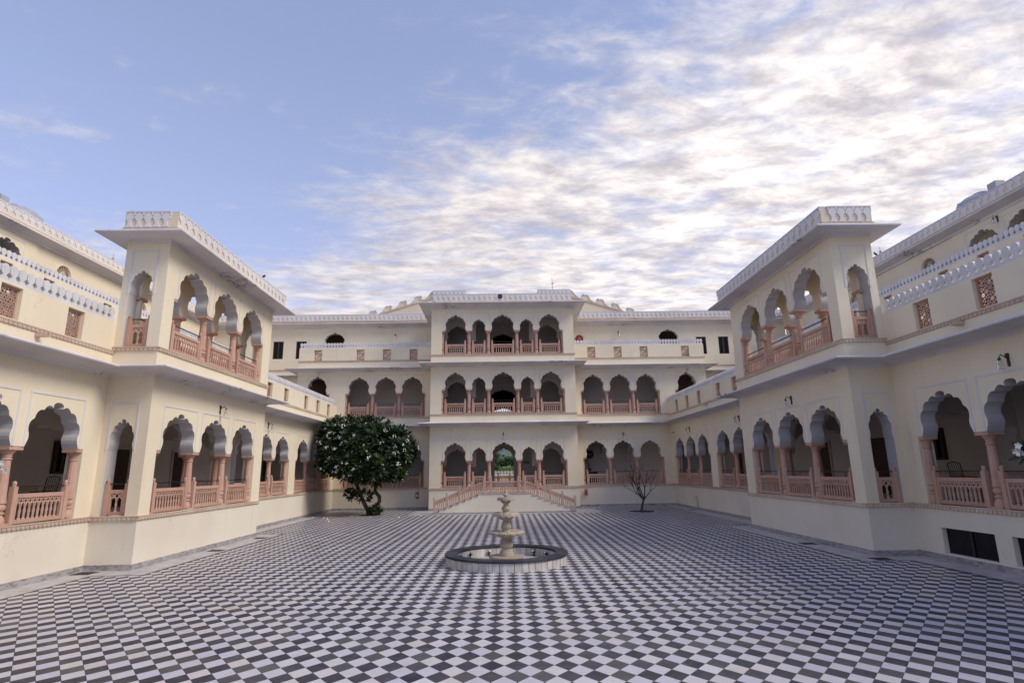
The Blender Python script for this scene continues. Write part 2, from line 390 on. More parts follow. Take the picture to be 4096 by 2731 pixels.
class Fr:
    """a wall face: s runs to the right seen from outside, n out of the wall, z up"""
    def __init__(s, ox, oy, dx, dy): s.o = Vector((ox, oy)); s.d = Vector((dx, dy)); s.n = Vector((dy, -dx))
    def P(s, a, n, z): q_ = s.o + s.d * a + s.n * n; return (q_.x, q_.y, z)
    def M(s, a, n, z, sz=1.0, sx=1.0):
        q_ = s.o + s.d * a + s.n * n
        return Matrix(((s.d.x * sx, -s.n.x, 0, q_.x), (s.d.y * sx, -s.n.y, 0, q_.y), (0, 0, sz, z), (0, 0, 0, 1)))
    def box(s, b, s0, s1, n0, n1, z0, z1, mi=0):
        P_ = [s.P(s0, n0, z0), s.P(s1, n0, z0), s.P(s1, n1, z0), s.P(s0, n1, z0), s.P(s0, n0, z1), s.P(s1, n0, z1), s.P(s1, n1, z1), s.P(s0, n1, z1)]
        return b.add(P_, [(3, 2, 1, 0), (4, 5, 6, 7), (0, 1, 5, 4), (1, 2, 6, 5), (2, 3, 7, 6), (3, 0, 4, 7)], mi)
    def shift(s, n): q_ = s.o + s.n * n; return Fr(q_.x, q_.y, s.d.x, s.d.y)

def arc(p0, p1, bulge, n=4):
    """points after p0 up to p1 on an arc that bulges to the left of p0->p1"""
    (x0, y0), (x1, y1) = p0, p1; dx_, dy_ = x1 - x0, y1 - y0; out = []
    for i in range(1, n + 1):
        t = i / n; h = 4 * bulge * t * (1 - t)
        out.append((x0 + dx_ * t - dy_ * h, y0 + dy_ * t + dx_ * h))
    return out
def cusped(w, H):
    """cusped (multifoil) arch from left springing to right springing, centred on 0"""
    L = [(-1.0, 0.0)]
    L += [(-0.965, 0.06), (-0.925, 0.13), (-0.905, 0.20), (-0.915, 0.27), (-0.955, 0.345)]
    cus = [(-0.955, 0.345), (-0.80, 0.60), (-0.515, 0.80), (-0.175, 0.865)]
    for a, b in zip(cus, cus[1:]): L += arc(a, b, 0.22, 4)
    L += [(-0.195, 0.915), (-0.165, 0.96), (-0.10, 0.99), (0.0, 1.0)]
    L = [(x * w, z * H) for x, z in L]
    return L + [(-x, z) for x, z in L[-2::-1]]

# shared pieces -----------------------------------------------------------------
def col_base():
    b = B(); b.box(-0.165, 0.165, -0.165, 0.165, 0, 0.06)
    b.lathe([(0.16, 0.06), (0.165, 0.12), (0.14, 0.19), (0.118, 0.22), (0.118, 0.25), (0.142, 0.27), (0.142, 0.30), (0.105, 0.315), (0.105, 0.33),
             (0.13, 0.35), (0.148, 0.40), (0.142, 0.45), (0.115, 0.485), (0.10, 0.50)], 16)
    return b
def col_shaft():
    def fl(i, r, z, t): return (r * (1 - 0.07 * (0.5 - 0.5 * math.cos(12 * t))) if 1 < i < 6 else r, z)
    return B().lathe([(0.14, 0.50), (0.145, 0.53), (0.132, 0.60), (0.125, 0.72), (0.105, 1.30), (0.100, 1.44), (0.098, 1.48)], 48, rad=fl)
def col_capital():
    b = B(); b.lathe([(0.095, 1.48), (0.118, 1.495), (0.118, 1.52), (0.098, 1.53), (0.098, 1.55), (0.115, 1.565), (0.100, 1.585), (0.105, 1.61), (0.14, 1.655), (0.165, 1.69), (0.168, 1.712)], 16)
    b.box(-0.2, 0.2, -0.2, 0.2, 1.712, 1.80); return b
def column(th, fr, s, n, z, h, mats='pink_sandstone'):
    M = fr.M(s, n, z, h / 1.8)
    c_ = part(th, 'column', cached('column_shaft', col_shaft, mats, 40), None, M)
    part(c_, 'base', cached('column_base', col_base, mats, 40), None, M); part(c_, 'capital', cached('column_capital', col_capital, mats, 40), None, M)
def post_m(h=1.0):
    b = B(); w = 0.06; b.box(-w, w, -w, w, 0, h - 0.13)
    b.lathe([(0.045, h - 0.13), (0.055, h - 0.115), (0.04, h - 0.10), (0.052, h - 0.06), (0.045, h - 0.03), (0.015, h)], 8); return b
def baluster_m():
    return B().lathe([(0.040, 0.0), (0.040, 0.03), (0.020, 0.055), (0.034, 0.08), (0.022, 0.11), (0.034, 0.20), (0.020, 0.30), (0.040, 0.36)], 6, caps=False)
def railing(th, fr, s0, s1, n, z, mats='pink_sandstone', bar=True, slope=0.0, height=0.70, pitch=0.14, posts=True):
    w = s1 - s0; hs = height / 0.70
    key = ('railing', round(w, 2), round(slope, 3), mats, round(hs, 2))
    M = fr.M((s0 + s1) / 2, n, z)
    def fm():
        b = B(); a = w / 2 - (0.055 if posts else 0); t = 0.035
        def q4(x0, x1, z0, z1):
            k_ = len(b.v)
            for x, zz in ((x0, z0), (x1, z0), (x1, z1), (x0, z1)): b.v += [(x, -t, zz * hs + slope * x), (x, t, zz * hs + slope * x)]
            for i in range(4):
                j = (i + 1) % 4; b.face((k_ + 2 * i, k_ + 2 * i + 1, k_ + 2 * j + 1, k_ + 2 * j))
            b.face((k_, k_ + 2, k_ + 4, k_ + 6)); b.face((k_ + 7, k_ + 5, k_ + 3, k_ + 1))
        q4(-a, a, 0.02, 0.105); q4(-a, a, 0.605, 0.70); q4(-a, -a + 0.07, 0.105, 0.605); q4(a - 0.07, a, 0.105, 0.605)
        return b
    rl = part(th, 'railing', cached(key, fm, mats), None, M)
    a = w / 2 - (0.055 if posts else 0) - 0.07; nb = max(2, round(2 * a / pitch)); pp = 2 * a / nb
    def lat():
        b = B(); t = 0.019
        for i in range(nb):
            for sg in (1, -1):
                xa = -a + pp * i; xb = xa + pp
                if sg < 0: xa, xb = xb, xa
                for za, zb in ((0.445, 0.53), (0.53, 0.615)):
                    xm = (xa + xb) / 2
                    p0 = (xa if za < 0.5 else xm, za); p1 = (xm if za < 0.5 else (xb), zb)
                    b.bar((p0[0], 0, p0[1] * hs + slope * p0[0]), (p1[0], 0, p1[1] * hs + slope * p1[0]), 0.045, t, up=(0, 1, 0))
        return b
    part(rl, 'lattice', cached(key + ('lat',), lat, mats), None, M)
    bm = cached(('baluster', mats), baluster_m, mats, 50)
    for i in range(nb + 1):
        x = -a + pp * i
        if i in (0, nb): continue
        part(rl, 'baluster', bm, None, M @ Matrix.Translation((x, 0, 0.10 * hs + slope * x)) @ Matrix.Diagonal((1, 1, hs * 0.975, 1)))
    if posts:
        pm = cached(('post', mats), post_m, mats)
        for x in (-w / 2, w / 2): part(rl, 'post', pm, None, M @ Matrix.Translation((x, 0, slope * x)))
    if bar:
        part(rl, 'handrail', cached(('handrail', round(w, 2)), lambda: B().bar((-w / 2 + 0.03, 0, 0.86), (w / 2 - 0.03, 0, 0.86), 0.028, 0.028), 'black_metal'), None, M)
    return rl

def frame_m(w, h, t=0.05):
    b = B(); b.box(-w / 2, -w / 2 + t, -0.014, 0, 0, h - t); b.box(w / 2 - t, w / 2, -0.014, 0, 0, h - t); b.box(-w / 2, w / 2, -0.014, 0, h - t, h); return b

def arcade(th, fr, s0, s1, zb, ztop, groups, spring, frame_top, thick=0.42, rail_z=None, colz=None, skip_rail=(), mats=('cream_wall', 'arch_soffit_shaded'), inner=False, cap=0.19, wallname='wall', rail_bar=True, rn=-0.13):
    """a wall pierced by groups of cusped arches on columns; groups: (column positions, apex heights, columns?)"""
    pts = [(s0, zb)]; side = []
    def go(p_, m_=0): side.append(m_); pts.append(p_)
    for cols_, apx, hascol in groups:
        kp = cap if hascol else 0.0
        go((cols_[0], zb))
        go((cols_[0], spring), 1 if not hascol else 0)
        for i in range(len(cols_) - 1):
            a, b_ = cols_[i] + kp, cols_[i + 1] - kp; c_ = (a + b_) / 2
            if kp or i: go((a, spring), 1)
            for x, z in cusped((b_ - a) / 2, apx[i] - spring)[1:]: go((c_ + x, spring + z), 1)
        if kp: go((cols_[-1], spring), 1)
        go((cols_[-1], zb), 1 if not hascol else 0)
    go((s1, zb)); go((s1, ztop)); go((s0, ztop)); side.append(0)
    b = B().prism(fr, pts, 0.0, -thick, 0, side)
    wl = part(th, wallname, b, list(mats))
    for cols_, apx, hascol in groups:
        if hascol and colz is not None:
            for c_ in cols_: column(th, fr, c_, -thick / 2, colz, spring - colz, 'red_sandstone' if inner else 'pink_sandstone')
        for i in range(len(cols_) - 1):
            a, b_ = cols_[i], cols_[i + 1]; ins = 0.13 if hascol else -0.06
            w = b_ - a - 2 * ins
            if frame_top:
                part(th, 'arch_frame', cached(('arch_frame', round(w, 2), round(frame_top - spring, 2)), lambda: frame_m(w, frame_top - spring), 'white_trim'), None, fr.M((a + b_) / 2, 0.0, spring))
            if rail_z is not None and (cols_[0], i) not in skip_rail:
                e_ = 0.26 if hascol else 0.07
                railing(th, fr, a + e_, b_ - e_, rn, rail_z, bar=rail_bar)
    return wl

def petal_moulding(th, path, z, h=0.12, out=0.06, pitch=0.13, closed=False):
    b = B().sweep(path, [(-0.02, z), (out * 0.55, z), (out * 0.55, z + h * 0.70), (out, z + h * 0.74), (out, z + h), (-0.02, z + h)], closed=closed)
    for p0, p1 in zip(path, path[1:]):
        p0, p1 = Vector(p0[:2]), Vector(p1[:2]); L = (p1 - p0).length; d = (p1 - p0) / L; nn = Vector((d.y, -d.x))
        k_ = max(1, int(L / pitch)); pi_ = L / k_
        for i in range(k_):
            c_ = p0 + d * (pi_ * (i + 0.5)); hw = pi_ * 0.43; n_ = len(b.v)
            pr = [(-hw, h * 0.70), (-hw, h * 0.35), (-hw * 0.55, h * 0.08), (0, h * 0.0), (hw * 0.55, h * 0.08), (hw, h * 0.35), (hw, h * 0.70)]
            for x, zz in pr:
                q_ = c_ + d * x + nn * (out * 0.85); b.v.append((q_.x, q_.y, z + zz))
            for x, zz in pr:
                q_ = c_ + d * x + nn * (out * 0.5); b.v.append((q_.x, q_.y, z + zz))
            m_ = len(pr); b.face(range(n_ + m_ - 1, n_ - 1, -1))
            for j in range(m_ - 1): b.face((n_ + j, n_ + j + 1, n_ + m_ + j + 1, n_ + m_ + j))
    return part(th, 'petal_moulding', b, 'moulding_stone')
def eave(th, path, zc, zl, e=0.72, name='eave', closed=False, flat=False):
    if flat: prof = [(-0.1, zc), (0.045, zc), (0.055, zc + 0.09), (0.08, zc + 0.11), (e - 0.03, zl), (e, zl), (e + 0.015, zl + 0.03), (e, zl + 0.065), (0.0, zl + 0.20), (-0.1, zl + 0.2)]
    else: prof = [(-0.1, zc), (0.012, zc), (0.03, zc + 0.035), (0.08, zc + 0.075), (0.18, zc + 0.105), (0.36, zc + 0.125), (e - 0.04, zl - 0.005), (e, zl), (e + 0.015, zl + 0.03), (e, zl + 0.065), (0.0, zl + 0.17), (-0.1, zl + 0.17)]
    return part(th, name, B().sweep(path, prof, closed=closed), 'eave_white')
def skirting(th, path, h=0.15):
    return part(th, 'skirting', B().sweep(path, [(-0.02, 0), (0.028, 0), (0.028, h), (-0.02, h)]), 'skirting_marble')
def merlon_m(p):
    a = p / 2 - 0.004; h = 0.38
    pr = [(a, 0.0), (a, 0.055), (a * 0.72, 0.055), (a * 0.72, 0.09), (a * 0.40, 0.09), (a * 0.40, 0.14), (a * 0.66, 0.14), (a * 0.66, 0.18), (a * 0.90, 0.18), (a * 0.90, 0.265), (a * 0.78, 0.32), (a * 0.50, 0.362), (a * 0.18, 0.38)]
    pr = pr + [(-x, z) for x, z in pr[::-1]]
    return B().prism(Fr(0, 0, 1, 0), pr, 0.05, -0.05)
def merlons(th, fr, s0, s1, n, z, p=0.25):
    k_ = round((s1 - s0) / p); pp = (s1 - s0) / k_
    bs = B(); fr.box(bs, s0, s1, n + 0.075, n - 0.075, z - 0.05, z)
    rw = part(th, 'merlon_base', bs, 'weathered_merlon')
    for i in range(k_):
        part(rw, 'merlon', cached(('merlon', round(pp, 3)), lambda: merlon_m(pp), 'weathered_merlon'), None, fr.M(s0 + pp * (i + 0.5), n, z))
def jali_m(w, h):
    b = B(); t = 0.045; b.box(-w / 2, -w / 2 + t, -0.03, 0.03, 0, h); b.box(w / 2 - t, w / 2, -0.03, 0.03, 0, h)
    b.box(-w / 2 + t, w / 2 - t, -0.03, 0.03, 0, t); b.box(-w / 2 + t, w / 2 - t, -0.03, 0.03, h - t, h)
    # hexagon and star lattice
    a = 0.078; x0, x1, z0, z1 = -w / 2 + t, w / 2 - t, t, h - t
    def clip(p_, q_):
        t0, t1 = 0.0, 1.0; d = (q_[0] - p_[0], q_[1] - p_[1])
        for pp, qq in ((-d[0], p_[0] - x0), (d[0], x1 - p_[0]), (-d[1], p_[1] - z0), (d[1], z1 - p_[1])):
            if abs(pp) < 1e-9:
                if qq < 0: return None
            else:
                r = qq / pp
                if pp < 0: t0 = max(t0, r)
                else: t1 = min(t1, r)
        if t1 - t0 < 0.05: return None
        return (p_[0] + d[0] * t0, p_[1] + d[1] * t0), (p_[0] + d[0] * t1, p_[1] + d[1] * t1)
    s3 = math.sqrt(3)
    for i in range(-1, int(w / (1.5 * a)) + 2):
        for j in range(-1, int(h / (s3 * a)) + 2):
            cx = -w / 2 + i * 1.5 * a; cz = j * s3 * a + (s3 * a / 2 if i % 2 else 0)
            vs_ = [(cx + a * math.cos(math.pi / 3 * q_), cz + a * math.sin(math.pi / 3 * q_)) for q_ in range(6)]
            segs = [(vs_[0], vs_[1]), (vs_[1], vs_[2]), (vs_[2], vs_[3])]
            kq = (i + 2 * j) % 3
            if kq == 0: segs += [((cx, cz), vs_[q_]) for q_ in (0, 2, 4)]
            elif kq == 1: segs += [((cx, cz), vs_[q_]) for q_ in (1, 3, 5)]
            for p_, q_ in segs:
                c_ = clip(p_, q_)
                if c_: b.bar((c_[0][0], 0, c_[0][1]), (c_[1][0], 0, c_[1][1]), 0.035, 0.0145, up=(0, 1, 0))
    return b
def jali(th, fr, s, n, z, w=0.6, h=0.78):
    part(th, 'jali_screen', cached(('jali', w, h), lambda: jali_m(w, h), 'jali_stone'), None, fr.M(s, n, z))
def pierced_wall(th, fr, s0, s1, z0, z1, holes, thick, name='parapet_wall', mats='cream_wall'):
    b = B(); x = s0
    for (a, c_, za, zb) in sorted(holes):
        fr.box(b, x, a, 0, -thick, z0, z1); fr.box(b, a, c_, 0, -thick, z0, za)
        if zb < z1: fr.box(b, a, c_, 0, -thick, zb, z1)
        x = c_
    fr.box(b, x, s1, 0, -thick, z0, z1)
    return part(th, name, b, mats)
def relief_m(p, h):
    """one repeat of the scalloped relief: white onion, hanging half lobe and small foot on a cream ground"""
    f = Fr(0, 0, 1, 0); b = B(); g = 0.010
    on = [(0.0, 0.0), (0.40, 0.0), (0.37, 0.045), (0.275, 0.10), (0.20, 0.17), (0.165, 0.24), (0.185, 0.33), (0.25, 0.42), (0.36, 0.505), (0.465, 0.55), (0.488, 0.60), (0.47, 0.655), (0.40, 0.715), (0.335, 0.775), (0.30, 0.83), (0.20, 0.885), (0.0, 0.90)]
    pr = [(x * p, z * h) for x, z in on[1:]] + [(-x * p, z * h) for x, z in on[-2:0:-1]]
    b.prism(f, pr, 0.030, 0.0)
    hl = [(0.5, 0.69), (0.5, 0.922), (0.30, 0.922), (0.345, 0.86), (0.375, 0.80), (0.44, 0.735)]
    for sg in (1, -1):
        q_ = [(sg * x * p, z * h) for x, z in hl]
        b.prism(f, q_ if sg > 0 else q_[::-1], 0.030, 0.0)
    return b
def relief_parapet(th, segs, z0, z1, thick=0.22, pitch=0.36, band=True):
    """segs: list of (frame, s0, s1) outer faces"""
    for fr, s0, s1 in segs:
        b = B(); fr.box(b, s0, s1, 0, -thick, z0, z1 - 0.04)
        pw = part(th, 'roof_parapet', b, 'relief_cream')
        cp = B(); fr.box(cp, s0 - 0.002, s1 + 0.002, 0.034, -thick - 0.02, z1 - 0.04, z1); part(pw, 'coping', cp, 'white_trim')
        k_ = max(1, round((s1 - s0) / pitch)); pp = (s1 - s0) / k_
        for i in range(k_):
            part(pw, 'relief_motif', cached(('relief', round(pp, 3), round(z1 - z0, 2)), lambda: relief_m(pp, z1 - z0), 'white_trim'), None, fr.M(s0 + pp * (i + 0.5), 0, z0))
        if band:
            tb = B(); fr.box(tb, s0 - 0.03, s1 + 0.03, 0.05, -thick, z0 - 0.10, z0 - 0.045); fr.box(tb, s0 - 0.03, s1 + 0.03, 0.02, -thick, z0 - 0.045, z0 - 0.002)
            x = s0
            while x < s1: fr.box(tb, x, x + 0.055, 0.05, 0.0, z0 - 0.15, z0 - 0.102); x += 0.11
            part(pw, 'tooth_band', tb, 'moulding_stone')
def window_dark(th, fr, s0, s1, z0, z1, n=0.0, leaves=2):
    b = B(); t = 0.07
    fr.box(b, s0, s0 + t, n + 0.02, n - 0.10, z0, z1); fr.box(b, s1 - t, s1, n + 0.02, n - 0.10, z0, z1)
    fr.box(b, s0 + t, s1 - t, n + 0.02, n - 0.10, z0, z0 + t); fr.box(b, s0 + t, s1 - t, n + 0.02, n - 0.10, z1 - t, z1)
    for i in range(1, leaves):
        x = s0 + (s1 - s0) * i / leaves; fr.box(b, x - 0.05, x + 0.05, n + 0.01, n - 0.09, z0 + t, z1 - t)
    w = part(th, 'window', b, 'dark_wood')
    for i in range(leaves):
        a = s0 + (s1 - s0) * i / leaves + 0.055; c_ = s0 + (s1 - s0) * (i + 1) / leaves - 0.055
        g_ = B(); fr.box(g_, a, c_, n - 0.055, n - 0.065, z0 + t * 0.8, z1 - t * 0.8); part(w, 'pane', g_, 'dark_glass')
    return w

# ------------------------------------------------------------------ levels
XP, XW = 10.2, 11.5          # pavilion and wing faces
YP0, YP1 = 16.6, 24.6        # pavilion ends
YC, YR, Y3 = 38.04, 39.6, 43.0
ZS, ZE, ZL = 1.30, 5.29, 5.46
SPR, APX, FRM = 3.22, 4.36, 4.56

# ------------------------------------------------------------------ ground and courtyard floor
struct('ground', B().add([(-1500, -600, -0.05), (1500, -600, -0.05), (1500, 2500, -0.05), (-1500, 2500, -0.05)], [(0, 1, 2, 3)]), 'earth')
floor = struct('courtyard_floor', B().box(-XW - 0.3, XW + 0.3, -6, YR + 0.3, -0.045, -0.007), 'grout')
def tile_b(cx, cy, g=0.004):
    e1, e2 = E1 * 0.5, E2 * 0.5; f = 1 - g / 0.18
    c_ = [(-e2 * f), (e1 * f), (e2 * f), (-e1 * f)]
    return [(cx + v.x, cy + v.y) for v in c_]
FT = (-0.02, 16.72, 1.68)    # fountain centre and radius
tiles = []
for i in range(-140, 141):
    for j in range(-70, 180):
        for dk in (0, 1):
            c_ = ANCH + E1 * (i * 0.5 if False else i + (0.5 if not dk else 0)) + E2 * (j + (0.5 if not dk else 0))
            if c_.y < 1.0 or c_.y > YR - 0.5 or abs(c_.x) > XW - 0.35: continue
            if abs(c_.x) > XP - 0.35 and YP0 - 0.45 < c_.y < YP1 + 0.45: continue
            if abs(c_.x) < 4.2 and c_.y > 34.75: continue
            if math.hypot(c_.x - FT[0], c_.y - FT[1]) < FT[2] - 0.35: continue
            tiles.append((c_.x, c_.y, dk))
def on_screen(p_, mg=0):
    d = Vector(p_) - CAM; k_ = d.dot(_fw)
    if k_ < 0.2: return False
    u, v = 2048 + F_PX * d.dot(_u) / k_, 1365.5 - F_PX * d.dot(_w) / k_
    return -mg < u < 4096 + mg and -mg < v < 2731 + mg
vis = sorted([t for t in tiles if on_screen((t[0], t[1], 0), 10)], key=lambda t: (t[0] - CAM.x) ** 2 + t[1] ** 2)
near = set(vis[:300])
def tile_mesh(dk):
    c_ = tile_b(0, 0); b = B()
    b.add([(x, y, -0.006) for x, y in c_] + [(x, y, 0.0) for x, y in c_], [(4, 5, 6, 7), (0, 1, 5, 4), (1, 2, 6, 5), (2, 3, 7, 6), (3, 0, 4, 7)])
    return b.mesh('tile', 'dark_marble' if dk else 'pale_marble')
tm = [tile_mesh(0), tile_mesh(1)]
rest = B()
for x, y, dk in tiles:
    dzt = random.uniform(-0.0008, 0.0008)
    if (x, y, dk) in near: part(floor, 'tile', tm[dk], None, Matrix.Translation((x, y, dzt)))
    else:
        c_ = tile_b(x, y)
        rest.add([(a, b_, -0.006) for a, b_ in c_] + [(a, b_, dzt) for a, b_ in c_], [(4, 5, 6, 7), (0, 1, 5, 4), (1, 2, 6, 5), (2, 3, 7, 6), (3, 0, 4, 7)], dk)
part(floor, 'floor_tiles', rest, ['pale_marble', 'dark_marble'], kind='stuff')
# marble border along the walls with a thin dark inlay, on each side of the stair
for sg in (-1, 1):
    path = [(sg * XW, -5), (sg * XW, YP0), (sg * XP, YP0), (sg * XP, YP1), (sg * XW, YP1), (sg * XW, YR), (sg * 4.25, YR)]
    if sg > 0: path = path[::-1]
    part(floor, 'border', B().sweep(path, [(-0.05, -0.006), (0.80, -0.006), (0.80, 0.004), (-0.05, 0.004)]), 'border_marble')
    part(floor, 'border_line', B().sweep(path, [(0.80, -0.006), (0.835, -0.006), (0.835, 0.005), (0.80, 0.005)]), 'dark_inlay')
part(floor, 'stair_apron', B().box(-5.6, 5.6, 34.35, 38.2, -0.006, 0.0042), 'border_marble')
part(floor, 'border_line', B().box(-4.75, 4.75, 34.31, 34.35, -0.006, 0.005), 'dark_inlay')

# ------------------------------------------------------------------ side wings (ground floor arcade, terrace parapet)
NEAR = [7.37, 9.52, 11.67, 13.82, 15.97]; BEH = [17.13, 19.36, 21.60, 23.84]; FAR1 = [24.85, 27.0, 29.18, 31.36]; FAR2 = [32.30, 34.48, 36.68, 38.88]
def side_wing(sg):
    L = sg < 0
    sd_ = 'left' if L else 'right'
    th = thing('side_wing', ('long cream arcaded wing along the left of the courtyard with terrace parapet' if L else
               'long cream arcaded wing along the right of the courtyard with dark basement windows'), 'building', (sg * XW, 22, 0))
    fr = Fr(sg * XW, 0, 0, -sg)
    S = lambda ys: sorted(-sg * y for y in ys)
    rg = lambda a, b: tuple(sorted((-sg * a, -sg * b)))
    y0, y1 = 5.2, YR
    s0, s1 = rg(y0, y1)
    # plinth
    if L: part(th, 'plinth_wall', fr.box(B(), s0, s1, 0, -0.42, 0, ZS), 'pale_plinth')
    else:
        wins = [(13.98, 15.66), (11.84, 13.51), (9.6, 11.3)]
        pierced_wall(th, fr, s0, s1, 0, ZS, [(*rg(a, b), 0.19, 0.83) for a, b in wins], 0.42, 'plinth_wall', 'pale_plinth')
        for a, b in wins:
            x0, x1 = rg(a, b); g_ = B(); fr.box(g_, x0, x1, -0.13, -0.17, 0.19, 0.83); w = part(th, 'basement_window', g_, 'dark_glass')
            f_ = B(); fr.box(f_, (x0 + x1) / 2 - 0.03, (x0 + x1) / 2 + 0.03, -0.10, -0.125, 0.19, 0.83); part(w, 'mullion', f_, 'black_metal')
    groups = [(S(c_), [APX] * (len(c_) - 1), True) for c_ in (NEAR, BEH, FAR1, FAR2)]
    if not L: groups = groups[::-1]
    skip = set()
    gb = S(BEH)
    for i in range(3): skip.add((gb[0], i))
    arcade(th, fr, s0, s1, ZS, ZE + 0.12, groups, SPR, FRM, rail_z=ZS + 0.12, colz=ZS + 0.11, skip_rail=skip)
    # verandah behind
    part(th, 'verandah_floor', fr.box(B(), s0, s1, -0.42, -3.4, 0.9, ZS + 0.06), 'border_marble')
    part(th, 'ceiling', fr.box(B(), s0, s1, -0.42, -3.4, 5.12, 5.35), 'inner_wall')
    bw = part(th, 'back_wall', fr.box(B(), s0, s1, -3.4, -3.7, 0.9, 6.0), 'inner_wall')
    for y in (8.0, 14.0, 22.7, 26.9, 31.8, 36.6):
        a, c_ = rg(y - 0.55, y + 0.55)
        d_ = B(); fr.box(d_, a, c_, -3.36, -3.40, ZS + 0.06, 3.5); dd = part(th, 'door', d_, 'dark_wood')
        fr2 = B(); fr.box(fr2, a - 0.08, a, -3.33, -3.40, ZS + 0.06, 3.58); fr.box(fr2, c_, c_ + 0.08, -3.33, -3.40, ZS + 0.06, 3.58); fr.box(fr2, a, c_, -3.33, -3.40, 3.5, 3.58); part(dd, 'door_frame', fr2, 'inner_wall')
    window_dark(th, fr.shift(-3.30), *rg(19.36, 20.06), 2.6, 3.66)
    # painted ochre dado panels on the back wall
    def panel(a, c_):
        p_ = B(); z0, z1, t = ZS + 0.25, 2.25, 0.035
        for i in (0, 1):
            q_ = 0.08 * i
            fr.box(p_, a + q_, a + q_ + t, -3.39, -3.40, z0 + q_, z1 - q_); fr.box(p_, c_ - q_ - t, c_ - q_, -3.39, -3.40, z0 + q_, z1 - q_)
            fr.box(p_, a + q_ + t, c_ - q_ - t, -3.39, -3.40, z1 - q_ - t, z1 - q_)
        part(bw, 'painted_panel', p_, 'ochre_paint')
    y = 6.2
    while y < 38.8:
        if all(abs(y + 0.55 - d_) > 1.2 for d_ in (8.0, 14.0, 22.7, 26.9, 31.8, 36.6)): panel(*rg(y, y + 1.1))
        y += 1.3
    ew = B(); xa_, xb_ = sorted((sg * (XW + 0.42), sg * (XW + 3.4))); ew.box(xa_, xb_, YR + 0.02, YR + 0.3, 0.9, 5.13); ew.box(xa_, xb_, y0, y0 + 0.3, 0.9, 5.13); part(th, 'end_wall', ew, 'inner_wall')
    # cross walls that break the verandah into bays
    for y in (16.5, 24.3, 31.8):
        c_ = -sg * y
        cf = Fr(sg * XW, y, sg, 0) if True else None
        pts = [(0.42, SPR - 0.3), (0.62, SPR - 0.3)] + [(2.0 + x, SPR - 0.3 + z) for x, z in cusped(1.38, 1.1)[1:]] + [(3.4, SPR - 0.3), (3.4, 5.12), (0.42, 5.12)]
        k_ = Fr(sg * XW, y, 1, 0) if sg > 0 else None
        b = B()
        if sg > 0: b.prism(Fr(XW, y, 1, 0), pts, 0.0, -0.3, 0)
        else: b.prism(Fr(-XW, y, 1, 0), [(-a, z) for a, z in pts][::-1], 0.0, -0.3, 0)
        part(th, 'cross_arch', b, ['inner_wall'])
    # trims and terrace parapet
    path = [(sg * XW, y0), (sg * XW, y1)]; path = path if L else path[::-1]
    def seg(a, b): q_ = [(sg * XW, a), (sg * XW, b)]; return q_ if L else q_[::-1]
    skirting(th, seg(y0, YP0)); skirting(th, seg(YP1, y1))
    petal_moulding(th, seg(y0, YP0), ZS); petal_moulding(th, seg(YP1, y1), ZS)
    eave(th, seg(y0, YP0 + 0.05), ZE, ZL); eave(th, seg(YP1 - 0.05, y1), ZE, ZL)
    jl = [8.6, 10.8, 12.93, 15.0, 25.9, 28.12, 30.3, 33.42, 35.6, 37.8]
    hs = [(*rg(y - 0.3, y + 0.3), 6.11, 6.88) for y in jl]
    part(th, 'terrace_band', fr.box(B(), s0, s1, 0, -0.3, ZE + 0.12, 5.95), 'cream_wall')
    pierced_wall(th, fr, s0, s1, 5.95, 6.93, [(a, b, 6.11, 6.88) for a, b, _, _ in hs], 0.3)
    for y in jl: jali(th, fr, -sg * y, -0.13, 6.11, 0.6, 0.77)
    petal_moulding(th, seg(y0, YP0), 5.97, 0.11, 0.05); petal_moulding(th, seg(YP1, y1), 5.97, 0.11, 0.05)
    merlons(th, fr, *rg(y0, YP0), -0.13, 6.98); merlons(th, fr, *rg(YP1, y1), -0.13, 6.98)
    part(th, 'terrace_floor', fr.box(B(), s0, s1, -0.3, -8.4, 5.7, 5.92), 'border_marble')
    for y in ((13.83,) if L else (13.73, 32.1)):
        b = B(); a, c_ = rg(y - 0.07, y + 0.07); fr.box(b, a, c_, 0.0, 0.30, 5.86, 5.885); fr.box(b, a, a + 0.03, 0.0, 0.28, 5.885, 5.95); fr.box(b, c_ - 0.03, c_, 0.0, 0.28, 5.885, 5.95)
        part(th, 'water_spout', b, 'moulding_stone')
    return th
side_wing(-1); side_wing(1)

